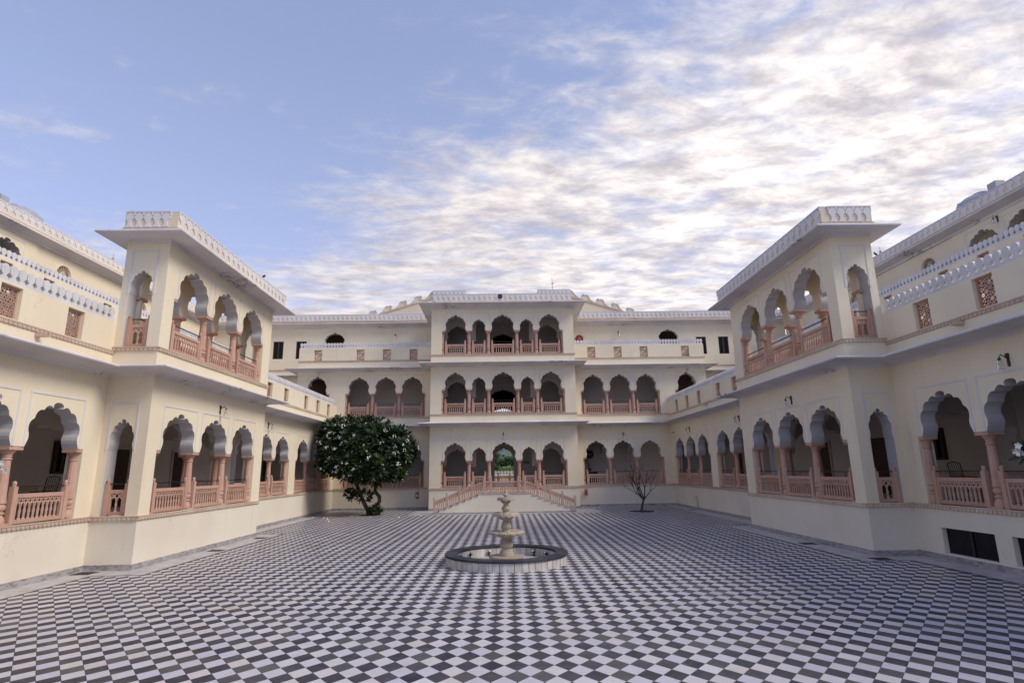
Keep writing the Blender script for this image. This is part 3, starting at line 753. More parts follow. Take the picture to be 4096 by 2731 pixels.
# ------------------------------------------------------------------ pavilions
def pavilion(sg):
    L = sg < 0
    th = thing('pavilion', ('cream balcony pavilion jutting from the left wing, brighter on its inner face' if L else
               'cream balcony pavilion jutting from the right wing, cooler in tone than its twin'), 'building', (sg * XP, 20.6, 0))
    fr = Fr(sg * XP, 0, 0, -sg); S = lambda ys: sorted(-sg * y for y in ys); rg = lambda a, b: tuple(sorted((-sg * a, -sg * b)))
    s0, s1 = rg(YP0, YP1); T = 0.42
    near = Fr(0, YP0, 1, 0); farf = Fr(0, YP1, -1, 0)
    xs = tuple(sorted((sg * XP, sg * XW))); xf = (-xs[1], -xs[0]); f0, f1_ = rg(YP0 + T, YP1 - T)
    ring = [(sg * XW, YP0), (sg * XP, YP0), (sg * XP, YP1), (sg * XW, YP1)]; ring = ring if L else ring[::-1]
    # plinth
    b = B(); fr.box(b, f0, f1_, 0, -T, 0, ZS); near.box(b, *xs, 0, -T, 0, ZS); farf.box(b, *xf, 0, -T, 0, ZS); part(th, 'plinth_wall', b, 'pale_plinth')
    cols_ = S(BEH)
    for lev, (zb, spr, apx, frm, ztop, zrail, sap) in enumerate(((ZS, SPR, APX, FRM, ZE + 0.12, ZS + 0.12, 4.08), (6.12, 7.83, 9.02, 9.2, 9.55, 6.20, 8.55))):
        arcade(th, fr, f0, f1_, zb, ztop, [(cols_, [apx] * 3, True)], spr, frm, rail_z=zrail, colz=zrail - 0.01)
        # narrow arch in each end wall
        xa, xb = sorted((sg * 10.56, sg * 11.26))
        arcade(th, near, *xs, zb, ztop, [([xa, xb], [sap], False)], spr - 0.02, frm, rail_z=zrail)
        arcade(th, farf, *xf, zb, ztop, [([-xb, -xa], [sap], False)], spr - 0.02, None)
    # floors, ceilings, roof
    part(th, 'floor_slab', fr.box(B(), s0 + T, s1 - T, -T, -(XW - XP) + 0.002, 0.95, ZS + 0.05), 'border_marble')
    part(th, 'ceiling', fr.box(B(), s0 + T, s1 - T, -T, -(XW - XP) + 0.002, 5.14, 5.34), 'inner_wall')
    # upper floor is open at the back too
    bk = Fr(sg * XW, 0, 0, sg)
    arcade(th, bk, *sorted((sg * (YP0 + T), sg * (YP1 - T))), 5.95, 9.55, [(sorted(sg * y for y in BEH), [9.02] * 3, True)], 7.83, None, colz=6.19, rail_z=6.2, thick=0.35, inner=False, rail_bar=False)
    part(th, 'upper_floor', fr.box(B(), s0 + 0.102, s1 - 0.102, -0.102, -(XW - XP), 5.55, 6.10), 'cream_wall')
    part(th, 'upper_ceiling', fr.box(B(), s0 + T, s1 - T, -T, -(XW - XP), 9.36, 9.60), 'inner_wall')
    part(th, 'ceiling_beam', fr.box(B(), s0 + 0.4, s1 - 0.4, -T - 0.25, -T - 0.33, 9.29, 9.358), 'inner_wall')
    part(th, 'roof_slab', B().box(*sorted((sg * (XP - 0.3), sg * (XW + 0.02))), YP0 - 0.3, YP1 + 0.3, 9.62, 9.74), 'eave_white')
    band = B(); fr.box(band, *rg(YP0 + 0.1, YP1 - 0.1), 0, -0.1, ZE + 0.12, 6.12); near.box(band, *xs, 0, -0.1, ZE + 0.12, 6.12); farf.box(band, *xf, 0, -0.1, ZE + 0.12, 6.12)
    part(th, 'terrace_band', band, 'cream_wall')
    skirting(th, ring); petal_moulding(th, ring, ZS); petal_moulding(th, ring, 6.07)
    eave(th, ring, ZE + 0.004, ZL + 0.004)
    full = [(sg * 11.30, YP0), (sg * XP, YP0), (sg * XP, YP1), (sg * 11.30, YP1)]; full = full if L else full[::-1]
    eave(th, full, 9.44, 9.52, 0.72, closed=True, flat=True)
    o = 0.36
    relief_parapet(th, [(fr.shift(o), *rg(YP0 - o, YP1 + o))], 9.80, 10.32, pitch=0.40)
    xe = tuple(sorted((sg * (XP - o + 0.22), sg * 11.42)))
    relief_parapet(th, [(Fr(0, YP0 - o, 1, 0), *xe)], 9.80, 10.32, pitch=0.27)
    relief_parapet(th, [(Fr(0, YP1 + o, -1, 0), -xe[1], -xe[0])], 9.80, 10.32, pitch=0.27)
    return th
pavilion(-1); pavilion(1)

# ------------------------------------------------------------------ set-back upper storeys along the sides
def side_upper(sg):
    L = sg < 0
    th = thing('upper_storey', ('set-back upper storey behind the left wing with half-round windows and scalloped parapet' if L else
               'set-back upper storey behind the right wing with half-round windows and scalloped parapet'), 'building', (sg * 21, 28, 5.9))
    rg = lambda a, b: tuple(sorted((-sg * a, -sg * b)))
    y0, y1 = 12.0, Y3
    f1 = Fr(sg * 19.9, 0, 0, -sg); f2 = Fr(sg * 22.1, 0, 0, -sg)
    seg = lambda x, a, b: [(sg * x, a), (sg * x, b)] if L else [(sg * x, b), (sg * x, a)]
    part(th, 'lower_wall', f1.box(B(), *rg(y0, y1), 0, -0.4, 5.8, 9.4), 'cream_wall')
    eave(th, seg(19.9, y0, y1), 9.28, 9.47)
    jl = [19.8, 22.0, 24.2, 28.0, 31.0, 34.0, 37.0, 40.0]
    pierced_wall(th, f1, *rg(y0, y1), 9.4, 11.05, [(*rg(y - 0.3, y + 0.3), 10.2, 10.95) for y in jl], 0.3)
    for y in jl: jali(th, f1, -sg * y, -0.13, 10.2, 0.6, 0.75)
    petal_moulding(th, seg(19.9, y0, y1), 10.03, 0.11, 0.05, 0.16)
    merlons(th, f1, *rg(y0, y1), -0.13, 11.10, 0.25)
    part(th, 'terrace_floor', f1.box(B(), *rg(y0, y1), -0.3, -2.3, 9.7, 9.95), 'border_marble')
    # third storey wall: arcade near, plain wall with half-round windows beyond
    cols_ = sorted(-sg * y for y in (14.3, 16.7, 18.95, 21.1, 23.2, 25.35))
    arcade(th, f2, *rg(y0, 25.9), 9.95, 13.4, [(cols_, [12.96] * 5, True)], 11.85, 13.1, colz=10.1)
    fans = [27.75, 34.1, 38.0]
    b = B(); r_ = 0.46; zf = 12.42
    x = 25.9
    fb = f2.shift(-0.06)
    # wall pieces around semicircular openings
    for y in fans + [None]:
        if y is None: f_e = y1
        else: f_e = y - r_
        a, c_ = rg(x, f_e); fb.box(b, a, c_, 0, -0.3, 9.95, 13.4)
        if y is None: break
        a, c_ = rg(y - r_, y + r_); fb.box(b, a, c_, 0, -0.3, 9.95, zf)
        cs = -sg * y
        top = [(cs + r_, zf)] + [(cs + r_ * math.cos(t), zf + r_ * math.sin(t)) for t in [math.pi * i / 16 for i in range(1, 16)]] + [(cs - r_, zf)]
        b.prism(fb, top + [(cs - r_, 13.4), (cs + r_, 13.4)], 0, -0.3)
        x = y + r_
    part(th, 'wall', b, 'cream_wall')
    for y in fans:
        cs = -sg * y; w = B(); k_ = 10
        for i in range(k_ + 1):
            t = math.pi * i / k_
            w.bar(fb.P(cs + 0.10 * math.cos(t), -0.06, zf + 0.10 * math.sin(t)), fb.P(cs + 0.44 * math.cos(t), -0.06, zf + 0.44 * math.sin(t)), 0.026, 0.02)
        for rr in (0.10, 0.445):
            for i in range(12):
                t, t2 = math.pi * i / 12, math.pi * (i + 1) / 12
                w.bar(fb.P(cs + rr * math.cos(t), -0.06, zf + rr * math.sin(t)), fb.P(cs + rr * math.cos(t2), -0.06, zf + rr * math.sin(t2)), 0.03, 0.03)
        fw = part(th, 'half_round_window', w, 'relief_cream')
        g_ = B()
        for i in range(k_):
            t, t2 = math.pi * i / k_, math.pi * (i + 1) / k_
            pr = [(cs, zf), (cs + 0.45 * math.cos(t), zf + 0.45 * math.sin(t)), (cs + 0.45 * math.cos(t2), zf + 0.45 * math.sin(t2))]
            g_.prism(fb, pr, -0.12, -0.13, i % 2)
        part(fw, 'pane', g_, ['stained_glass_blue', 'stained_glass_red'])
        hd = B()
        for i in range(12):
            t, t2 = math.pi * i / 12, math.pi * (i + 1) / 12
            hd.bar(fb.P(cs + 0.50 * math.cos(t), 0.012, zf + 0.50 * math.sin(t)), fb.P(cs + 0.50 * math.cos(t2), 0.012, zf + 0.50 * math.sin(t2)), 0.03, 0.05)
        part(fw, 'hood_mould', hd, 'cream_wall')
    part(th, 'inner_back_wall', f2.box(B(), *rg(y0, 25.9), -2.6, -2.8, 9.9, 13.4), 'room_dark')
    part(th, 'inner_roof', f2.box(B(), *rg(y0, y1), -0.3, -5.0, 13.42, 13.6), 'inner_wall')
    eave(th, seg(22.1, y0, y1), 13.30, 13.56, 0.5, flat=True)
    relief_parapet(th, [(f2.shift(0.12), *rg(y0, y1 + 0.0))], 13.88, 14.40, pitch=0.42)
    return th
side_upper(-1); side_upper(1)

# ------------------------------------------------------------------ rear wings (two arcaded storeys) and the storey behind
def rear_wing(sg):
    L = sg < 0
    th = thing('rear_wing', ('two-storey arcaded rear wing behind the leafy tree, left of the gate block' if L else
               'two-storey arcaded rear wing behind the bare tree, right of the gate block'), 'building', (sg * 9.5, YR, 0))
    fr = Fr(0, YR, 1, 0); X = lambda xs: sorted(sg * x for x in xs)
    a0, a1 = X((4.87, XW)); c3 = X((5.40, 7.25, 9.11, 10.95)); a2 = X((4.87, 14.3)); c1 = X((12.05, 13.78))
    part(th, 'plinth_wall', fr.box(B(), a0, a1, 0, -0.42, 0, ZS), 'pale_plinth')
    arcade(th, fr, a0, a1, ZS, ZE + 0.12, [(c3, [4.33] * 3, True)], SPR, 4.48, rail_z=ZS + 0.12, colz=ZS + 0.11)
    g2 = [(c3, [8.93] * 3, True), (c1, [9.02], True)]; g2 = g2 if not L else g2[::-1]
    arcade(th, fr, *a2, 6.10, 9.42, g2, 7.80, 9.08, rail_z=6.18, colz=6.17, skip_rail={(c1[0], 0)})
    for z0, z1 in ((0.95, ZS + 0.06), (5.6, 6.12), (9.60, 9.9)):
        part(th, 'floor_slab', fr.box(B(), *(a2 if z0 > 2 else (a0, a1)), -0.42, -3.0, z0, z1), 'border_marble')
    for z0 in (5.16, 9.22): part(th, 'ceiling', fr.box(B(), *(a2 if z0 > 6 else (a0, a1)), -0.42, -3.0, z0, z0 + 0.3), 'inner_wall')
    part(th, 'back_wall', fr.box(B(), *a2, -3.0, -3.3, 0.9, 9.6), 'inner_wall')
    # end wall of the upper verandah, pierced by an arch towards the side terrace
    ef = Fr(sg * 14.3, YR, 0, sg)
    q_ = [(0.42, 5.95), (0.8, 5.95), (0.8, 7.8)] + [(1.7 + x, 7.8 + z) for x, z in cusped(0.9, 1.1)[1:]] + [(2.6, 5.95), (3.0, 5.95), (3.0, 9.42), (0.42, 9.42)]
    if sg > 0: part(th, 'end_wall', B().prism(Fr(14.3, YR, 0, 1), q_, 0, -0.3, 0, [0, 0] + [1] * 34 + [0] * 20), ['cream_wall', 'white_trim'])
    else: part(th, 'end_wall', B().prism(Fr(-14.3, YR, 0, -1), [(-a, z) for a, z in q_][::-1], 0, -0.3, 0), ['cream_wall', 'white_trim'])
    # inner cross arches
    for x in (7.25, 9.11):
        pts = [(0.42, 2.9)] + [(1.7 + a, 2.9 + z) for a, z in cusped(1.25, 1.25)] + [(3.0, 2.9), (3.0, 5.16), (0.42, 5.16)]
        part(th, 'cross_arch', B().prism(Fr(sg * x + 0.12, YR, 0, 1), pts, 0, -0.24), 'inner_wall')
    for x in (11.6,):
        part(th, 'cross_wall', B().box(*sorted((sg * x, sg * (x - 0.25))), YR + 0.42, YR + 1.2, 6.12, 9.2), 'room_dark')
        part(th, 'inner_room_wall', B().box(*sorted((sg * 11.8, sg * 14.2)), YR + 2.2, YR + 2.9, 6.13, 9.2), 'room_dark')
    p_ = [(a0, YR), (a1, YR)]
    skirting(th, p_); petal_moulding(th, p_, ZS)
    eave(th, p_, ZE, ZL); petal_moulding(th, [(a0, YR), (a1, YR)], 6.05, 0.11, 0.05)
    part(th, 'terrace_band', fr.box(B(), *a2, 0, -0.3, ZE + 0.12, 6.10), 'cream_wall')
    p2 = [(a2[0], YR), (a2[1], YR)]
    p2e = ([(-14.3, Y3), (-14.3, YR), (-4.87, YR)] if L else [(4.87, YR), (14.3, YR), (14.3, Y3)])
    eave(th, p2e, 9.28, 9.47); petal_moulding(th, p2e, 10.04, 0.10, 0.05)
    jl = [6.29, 8.16, 10.02, 12.98]
    pierced_wall(th, fr, *a2, 9.42, 11.03, [(sg * x - 0.28, sg * x + 0.28, 10.14, 10.91) for x in jl], 0.3)
    for x in jl: jali(th, fr, sg * x, -0.13, 10.14, 0.56, 0.77)
    merlons(th, fr, *a2, -0.13, 11.06, 0.21)
    ep = B(); ep.box(*sorted((sg * 14.3, sg * 14.0)), YR + 0.3, Y3, 9.42, 11.03); part(th, 'parapet_wall', ep, 'cream_wall')
    return th
rear_wing(-1); rear_wing(1)

def rear_upper(sg):
    L = sg < 0
    th = thing('rear_storey', ('set-back top storey with dark windows, left of the gate block roof' if L else
               'set-back top storey with dark windows, right of the gate block roof'), 'building', (sg * 13, Y3, 5.9))
    fr = Fr(0, Y3, 1, 0); a0, a1 = sorted((sg * 4.87, sg * 22.1))
    low = tuple(sorted((sg * 14.3, sg * 22.1)))
    part(th, 'lower_wall', fr.box(B(), *low, 0, -0.3, 5.8, 9.5), 'cream_wall')
    wn_ = [(15.02, 15.80), (16.76, 17.54)]
    ar = tuple(sorted((sg * 12.10, sg * 13.66)))
    # wall with two windows and one arch
    def bx(b, x0, x1, z0, z1): fr.box(b, *sorted((sg * x0, sg * x1)), 0, -0.3, z0, z1)
    b = B()
    bx(b, 13.9, 15.02, 9.5, 13.4); bx(b, 15.02, 15.80, 9.5, 10.97); bx(b, 15.02, 15.80, 12.34, 13.4); bx(b, 15.80, 16.76, 9.5, 13.4)
    bx(b, 16.76, 17.54, 9.5, 10.97); bx(b, 16.76, 17.54, 12.34, 13.4); bx(b, 17.54, 22.1, 9.5, 13.4)
    part(th, 'wall', b, 'cream_wall')
    s_ = tuple(sorted((sg * 4.87, sg * 13.9)))
    arcade(th, fr, *s_, 9.5, 13.4, [(list(ar), [12.98], False)], 12.0, 13.09, thick=0.3)
    for a, c_ in wn_: window_dark(th, fr.shift(-0.06), *sorted((sg * a, sg * c_)), 10.97, 12.34)
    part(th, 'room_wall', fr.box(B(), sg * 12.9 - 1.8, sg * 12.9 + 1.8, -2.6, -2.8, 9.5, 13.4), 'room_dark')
    part(th, 'roof_slab', fr.box(B(), a0, a1, -0.3, -6.0, 13.42, 13.6), 'inner_wall')
    lp = [(low[0], Y3), (low[1], Y3)]
    eave(th, lp, 9.42, 9.60, 0.55); petal_moulding(th, lp, 10.03, 0.10, 0.05)
    p_ = [(a0, Y3), (a1, Y3)]
    eave(th, p_, 13.30, 13.56, 0.55, flat=True)
    relief_parapet(th, [(fr.shift(0.12), *tuple(sorted((sg * 4.9, sg * 21.9))))], 13.90, 14.40, pitch=0.355)
    return th
rear_upper(-1); rear_upper(1)

# ------------------------------------------------------------------ gate block in the middle
gb = thing('gate_block', 'three-storey cream gate block with projecting eaves at the end of the courtyard', 'building', (0, YC, 0))
HW = 4.87
fr = Fr(0, YC, 1, 0); GC = [-4.13, -2.30, -0.98, 0.98, 2.30, 4.13]
b = B(); fr.box(b, -HW, HW, 0, -0.42, 0, ZS); b.box(-HW, -HW + 0.42, YC + 0.42, YR, 0, ZS); b.box(HW - 0.42, HW, YC + 0.42, YR, 0, ZS); part(gb, 'plinth_wall', b, 'pale_plinth')
lv = [(ZS, 3.12, 4.26, 3.94, 4.49, ZE + 0.12, ZS + 0.12, 5.15), (6.10, 7.79, 8.93, 8.60, 9.09, 9.42, 6.17, 9.2), (10.10, 11.83, 12.94, 12.61, 13.08, 13.48, 10.19, 13.25)]
for li, (zb, spr, big, small, frm, ztop, zr, zceil) in enumerate(lv):
    arcade(gb, fr, -HW, HW, zb, ztop, [(GC, [big, small, big, small, big], True)], spr, frm, rail_z=zr, colz=zr - 0.01, skip_rail={(GC[0], 2)} if li == 0 else ())
    sw = B(); sw.box(-HW, -HW + 0.42, YC + 0.42, YR, zb, ztop); sw.box(HW - 0.42, HW, YC + 0.42, YR, zb, ztop); part(gb, 'side_wall', sw, 'cream_wall')
    part(gb, 'floor_slab', B().box(-HW + 0.1, HW - 0.1, YC + 0.3, 42.5, zb - 0.3, zr - 0.065), 'border_marble')
    part(gb, 'ceiling', B().box(-HW + 0.1, HW - 0.1, YC + 0.42, 42.5, zceil, zceil + 0.22), 'inner_wall')
    part(gb, 'inner_side_wall', B().box(-HW + 0.02, -HW + 0.3, YR + 0.44, 42.5, zb, zceil).box(HW - 0.3, HW - 0.02, YR + 0.44, 42.5, zb, zceil), 'inner_wall')
    # inner arches on the line of the rear wings
    inn = Fr(0, YR + 0.1, 1, 0)
    arcade(gb, inn, -4.44, -1.9, spr - 0.4, zceil, [([-4.13, -2.30], [big - 0.35], True)], spr - 0.25, None, thick=0.34, mats=('inner_wall', 'inner_wall'), wallname='inner_arch')
    arcade(gb, inn, 1.9, 4.44, spr - 0.4, zceil, [([2.30, 4.13], [big - 0.35], True)], spr - 0.25, None, thick=0.34, mats=('inner_wall', 'inner_wall'), wallname='inner_arch')
    for c_ in (-4.13, -2.30, 2.30, 4.13): column(gb, inn, c_, -0.17, zr - 0.06, spr - 0.25 - zr + 0.06, 'pink_sandstone')
    # back wall with a cusped doorway into the hall
    bk = Fr(0, 42.5, 1, 0); hw_, ap = ((0.70, 4.02), (0.95, 8.35), (0.92, 12.62))[li]; sp2 = (3.05, 7.55, 11.75)[li]
    arcade(gb, bk, -HW + 0.02, HW - 0.02, zb - 0.2, zceil + 0.2, [([-hw_, hw_], [ap], False)], sp2, ap + 0.35 if li else None, thick=0.35, mats=('inner_wall', 'red_sandstone'), wallname='back_wall')
    # hall behind
    hl = B(); x = 1.9; y1 = 50.0
    hl.box(-x - 0.3, -x, 42.86, y1, zb - 0.2, zceil + 0.2); hl.box(x, x + 0.3, 42.86, y1, zb - 0.2, zceil + 0.2); hl.box(-x, x, 42.86, y1, zceil, zceil + 0.2)
    part(gb, 'hall_wall', hl, 'room_dark')
    part(gb, 'hall_floor', B().box(-x, x, 42.5, 54 if li == 0 else y1, zb - 0.3, zr - 0.07), 'border_marble')
    ff = Fr(0, 50.0, 1, 0)
    if li == 0: arcade(gb, ff, -x - 0.3, x + 0.3, zb - 0.2, zceil + 0.2, [([-1.25, 1.25], [4.7], False)], 3.4, None, thick=0.35, mats=('room_dark', 'red_sandstone'), wallname='hall_end_wall')
    elif li == 1: arcade(gb, ff, -x - 0.3, x + 0.3, zb - 0.2, zceil + 0.2, [([-1.0, 1.0], [7.75], False)], 7.0, None, thick=0.35, mats=('room_dark', 'red_sandstone'), wallname='hall_end_wall')
    else: part(gb, 'hall_end_wall', B().box(-x - 0.3, x + 0.3, 50.0, 50.3, zb - 0.2, zceil + 0.2), 'room_dark')
side3 = [(-HW, YR), (-HW, YC), (HW, YC), (HW, YR)]
skirting(gb, side3); petal_moulding(gb, side3, ZS); eave(gb, side3, ZE + 0.01, ZL + 0.02)
petal_moulding(gb, side3, 6.05, 0.10, 0.05); eave(gb, side3, 9.285, 9.48)
side4 = [(-HW, Y3), (-HW, YC), (HW, YC), (HW, Y3)]
petal_moulding(gb, side4, 10.06, 0.10, 0.05); eave(gb, side4, 13.34, 13.58, 0.80, flat=True)
bd = B(); fr.box(bd, -HW, HW, 0, -0.3, ZE + 0.12, 6.10); fr.box(bd, -HW, HW, 0, -0.3, 9.42, 10.10); bd.box(-HW, -HW + 0.3, YC + 0.3, YR, ZE + 0.12, 6.10); bd.box(HW - 0.3, HW, YC + 0.3, YR, ZE + 0.12, 6.10)
bd.box(-HW, -HW + 0.3, YC + 0.3, Y3, 9.42, 10.10); bd.box(HW - 0.3, HW, YC + 0.3, Y3, 9.42, 10.10); bd.box(-HW, -HW + 0.3, YR, Y3, 10.10, 13.48); bd.box(HW - 0.3, HW, YR, Y3, 10.10, 13.48)
part(gb, 'band_wall', bd, 'cream_wall')
part(gb, 'roof_slab', B().box(-HW - 0.1, HW + 0.1, YC - 0.1, 50, 13.5, 13.68), 'eave_white')
relief_parapet(gb, [(fr.shift(0.12), -4.80, 4.80)], 13.88, 14.40, pitch=0.355)
relief_parapet(gb, [(Fr(-4.80, 0, 0, -1), -Y3, -YC + 0.11), (Fr(4.80, 0, 0, 1), YC + 0.11, Y3)], 13.88, 14.40, pitch=0.42)

# ------------------------------------------------------------------ scrolled gable above the roofs
gg = thing('roof_gable', 'cream scrolled gable rising behind the gate block roof', 'gable', (0, 47, 13.6))
gf = Fr(0, 47.0, 1, 0)
def scroll_profile():
    pts = []
    x0, z0 = 11.35, 15.42; st = [(0, 0), (0.03, 0.16), (0.10, 0.30), (0.22, 0.38), (0.36, 0.40), (0.46, 0.37), (0.50, 0.44), (0.58, 0.465), (0.66, 0.42), (0.67, 0.34), (0.61, 0.28), (0.53, 0.28), (0.56, 0.17), (0.66, 0.10), (0.82, 0.10), (0.98, 0.17), (1.12, 0.29), (1.22, 0.40)]
    for k_ in range(4):
        for a, z in st: pts.append((x0 - k_ * 1.27 - a, z0 + k_ * 0.415 + z))
    pts += [(6.15, 17.30), (6.05, 17.42), (5.92, 17.47)]
    return pts
sp_ = scroll_profile()
half = [(12.6, 13.6), (12.6, 15.2), (12.1, 15.5), (11.9, 15.5), (11.7, 15.36)] + sp_ + [(3.05, 17.47), (3.05, 16.6)]
poly = half + [(-x, z) for x, z in half[::-1]]
part(gg, 'gable_wall', B().prism(gf, poly, 0, -0.35), 'relief_cream')
for sg in (-1, 1):
    mb = B(); mb.bar(gf.P(sg * 5.9, 0.03, 16.90), gf.P(sg * 11.6, 0.03, 15.16), 0.07, 0.10); part(gg, 'sloping_moulding', mb, 'moulding_stone')
    edge = [(x, z) for x, z in sp_]
    eb = B()
    for (xa, za), (xb, zb_) in zip(edge, edge[1:]): eb.bar(gf.P(sg * xa, 0.012, za), gf.P(sg * xb, 0.012, zb_), 0.05, 0.055)
    part(gg, 'edge_moulding', eb, 'white_trim')
    a, c_ = sorted((sg * 3.05, sg * 5.9))
    relief_parapet(gg, [(gf.shift(0.14), a, c_)], 17.04, 17.55, pitch=0.355, band=False, thick=0.16)

# ------------------------------------------------------------------ double staircase
st = thing('staircase', 'double staircase with pink railings climbing to the gate', 'staircase', (0, 36, 0))
SY0, SY1 = 34.9, 36.9
NST = 8; x0s, x1s = 4.22, 1.20; TR = (x0s - x1s) / NST; RI = 1.14 / (NST)
for sg in (-1, 1):
    for i in range(NST):
        z1 = RI * (i + 1); xa, xb = x0s - TR * i, x0s - TR * (i + 1)
        part(st, 'step', B().box(*sorted((sg * xa, sg * xb)), SY0, SY1, 0, z1 - 0.03), 'pale_plinth')
        part(st, 'tread', B().box(*sorted((sg * (xa + 0.025), sg * (xb + (0.0 if i == NST - 1 else -0.002)))), SY0 - 0.03, SY1 - 0.002, z1 - 0.03, z1), 'border_marble')
    part(st, 'skirting', B().box(*sorted((sg * 4.22, sg * 0.002)), SY0 - 0.015, SY0 - 0.001, 0.0, 0.09), 'skirting_marble')
part(st, 'landing', B().box(-x1s, x1s, SY0, YC - 0.002, 0, 1.11), 'pale_plinth')
part(st, 'landing_slab', B().box(-x1s - 0.02, x1s + 0.02, SY0 - 0.035, YC - 0.07, 1.11, 1.14), 'border_marble')
sf = Fr(0, SY0 + 0.08, 1, 0)
px_ = [4.16, 3.42, 2.69, 1.955, 1.22]
slope = RI / TR
for sg in (-1, 1):
    for a, c_ in zip(px_, px_[1:]):
        lo, hi = sorted((sg * a, sg * c_)); mid = (a + c_) / 2; zc = (x0s - mid) * slope + 0.02
        railing(st, sf, lo, hi, 0, zc, bar=False, slope=-sg * slope, pitch=0.125, posts=False)
    for a in px_:
        zb = max(0.0, math.floor((x0s - a) / TR + 0.4) * RI)
        part(st, 'post', cached(('stair_post', round(zb, 2)), lambda: post_m(0.98), 'pink_sandstone'), None, sf.M(sg * a, 0, zb))
    lo, hi = sorted((sg * 1.22, sg * 0.80))
    railing(st, sf, lo, hi, 0, 1.14, bar=False, pitch=0.12, posts=False)
    part(st, 'post', cached(('stair_post', 1.14), lambda: post_m(0.98), 'pink_sandstone'), None, sf.M(sg * 0.80, 0, 1.14))
railing(st, sf, -0.80, 0.80, 0, 1.14, bar=False, pitch=0.125, posts=False)

# ------------------------------------------------------------------ fountain
fo = thing('fountain', 'three-tiered carved stone fountain in a round marble basin', 'fountain', (FT[0], FT[1], 0))
cx, cy, RO = FT; RIN = 1.36
NS = 56
for i in range(NS):
    t0, t1 = 2 * math.pi * i / NS + 0.004, 2 * math.pi * (i + 1) / NS - 0.004
    b = B(); ro = RO - 0.02 + random.uniform(-0.003, 0.003)
    P_ = [(cx + r * math.cos(t), cy + r * math.sin(t), z) for z in (0.0, 0.222) for r, t in ((ro, t0), (ro, t1), (ro - 0.05, t1), (ro - 0.05, t0))]
    b.add(P_, [(3, 2, 1, 0), (4, 5, 6, 7), (0, 1, 5, 4), (1, 2, 6, 5), (2, 3, 7, 6), (3, 0, 4, 7)]); part(fo, 'marble_slab', b, 'basin_marble')
    if i % 2 == 0:
        t1 = 2 * math.pi * (i + 2) / NS - 0.004; r1 = RIN + 0.02
        P_ = [(cx + r * math.cos(t), cy + r * math.sin(t), z) for z in (0.0, 0.222) for r, t in ((r1 + 0.04, t0), (r1 + 0.04, t1), (r1, t1), (r1, t0))]
        b = B().add(P_, [(3, 2, 1, 0), (4, 5, 6, 7), (0, 1, 5, 4), (1, 2, 6, 5), (2, 3, 7, 6), (3, 0, 4, 7)]); part(fo, 'inner_slab', b, 'basin_marble')
for i in range(14):
    b = B(); k_ = 6
    for j in range(k_ + 1):
        t = 2 * math.pi * (i + j / k_) / 14 + (0.003 if j == 0 else -0.003 if j == k_ else 0)
        b.v += [(cx + r * math.cos(t), cy + r * math.sin(t), z) for r, z in ((RIN, 0.222), (RO + 0.012, 0.222), (RO + 0.02, 0.245), (RO + 0.012, 0.283), (RIN + 0.005, 0.283), (RIN - 0.008, 0.245))]
    for j in range(k_):
        for m_ in range(6): b.face((j * 6 + m_, j * 6 + (m_ + 1) % 6, (j + 1) * 6 + (m_ + 1) % 6, (j + 1) * 6 + m_))
    b.face((5, 4, 3, 2, 1, 0)); b.face([k_ * 6 + m_ for m_ in range(6)])
    part(fo, 'coping_stone', b, 'dark_coping')
part(fo, 'basin_floor', B().lathe([(RIN + 0.02, -0.005), (RIN + 0.02, 0.008)], 48, (cx, cy)), 'border_marble')
part(fo, 'plinth_disc', B().lathe([(0.47, 0.008), (0.47, 0.14), (0.49, 0.15), (0.49, 0.18), (0.46, 0.185)], 40, (cx, cy)), 'fountain_stone', smooth=35)
def petals(n_, amp, i0, i1, dz=0.0):
    def f(i, r, z, t):
        if i0 <= i <= i1:
            c_ = abs(math.cos(n_ * t / 2)); return r * (1 + amp * (c_ - 0.5)), z - dz * (1 - c_)
        return r, z
    return f
part(fo, 'pedestal', B().lathe([(0.215, 0.18), (0.215, 0.205), (0.205, 0.21), (0.20, 0.245), (0.17, 0.32), (0.135, 0.36), (0.135, 0.375), (0.15, 0.385), (0.175, 0.43), (0.178, 0.48), (0.15, 0.555), (0.105, 0.61), (0.098, 0.635), (0.125, 0.66), (0.13, 0.675)], 48, (cx, cy), rad=petals(16, 0.12, 8, 11)), 'fountain_stone', smooth=50)
def bowl(z, r, h, n_, deep=0.70):
    pr = [(0.20 * r, z), (0.42 * r * deep / 0.7, z + 0.05 * h), (0.80 * r * deep, z + 0.22 * h), (0.97 * r * deep, z + 0.46 * h), (1.04 * r * deep, z + 0.68 * h), (1.10 * r * deep, z + 0.78 * h), (0.95 * r, z + 0.68 * h), (1.03 * r, z + 0.56 * h), (1.065 * r, z + 0.76 * h), (0.99 * r, z + 0.98 * h), (0.88 * r, z + 0.97 * h), (0.72 * r, z + 0.80 * h), (0.3 * r, z + 0.72 * h)]
    def f(i, rr, zz, t):
        c_ = abs(math.cos(n_ * t / 2)); fine = 0.5 + 0.5 * math.cos(n_ * 3 * t)
        if i in (7, 8): return rr * (1 + 0.03 * (c_ - 0.5) + 0.02 * fine), zz - (0.16 * (1 - c_) + 0.10 * fine * (i == 7)) * h
        if i in (2, 3, 4): return rr * (1 + 0.035 * math.cos(n_ * 2 * t)), zz
        return rr, zz
    return B().lathe(pr, 168, (cx, cy), rad=f)
part(fo, 'lower_bowl', bowl(0.672, 0.465, 0.17, 14, 0.80), 'fountain_stone', smooth=50)
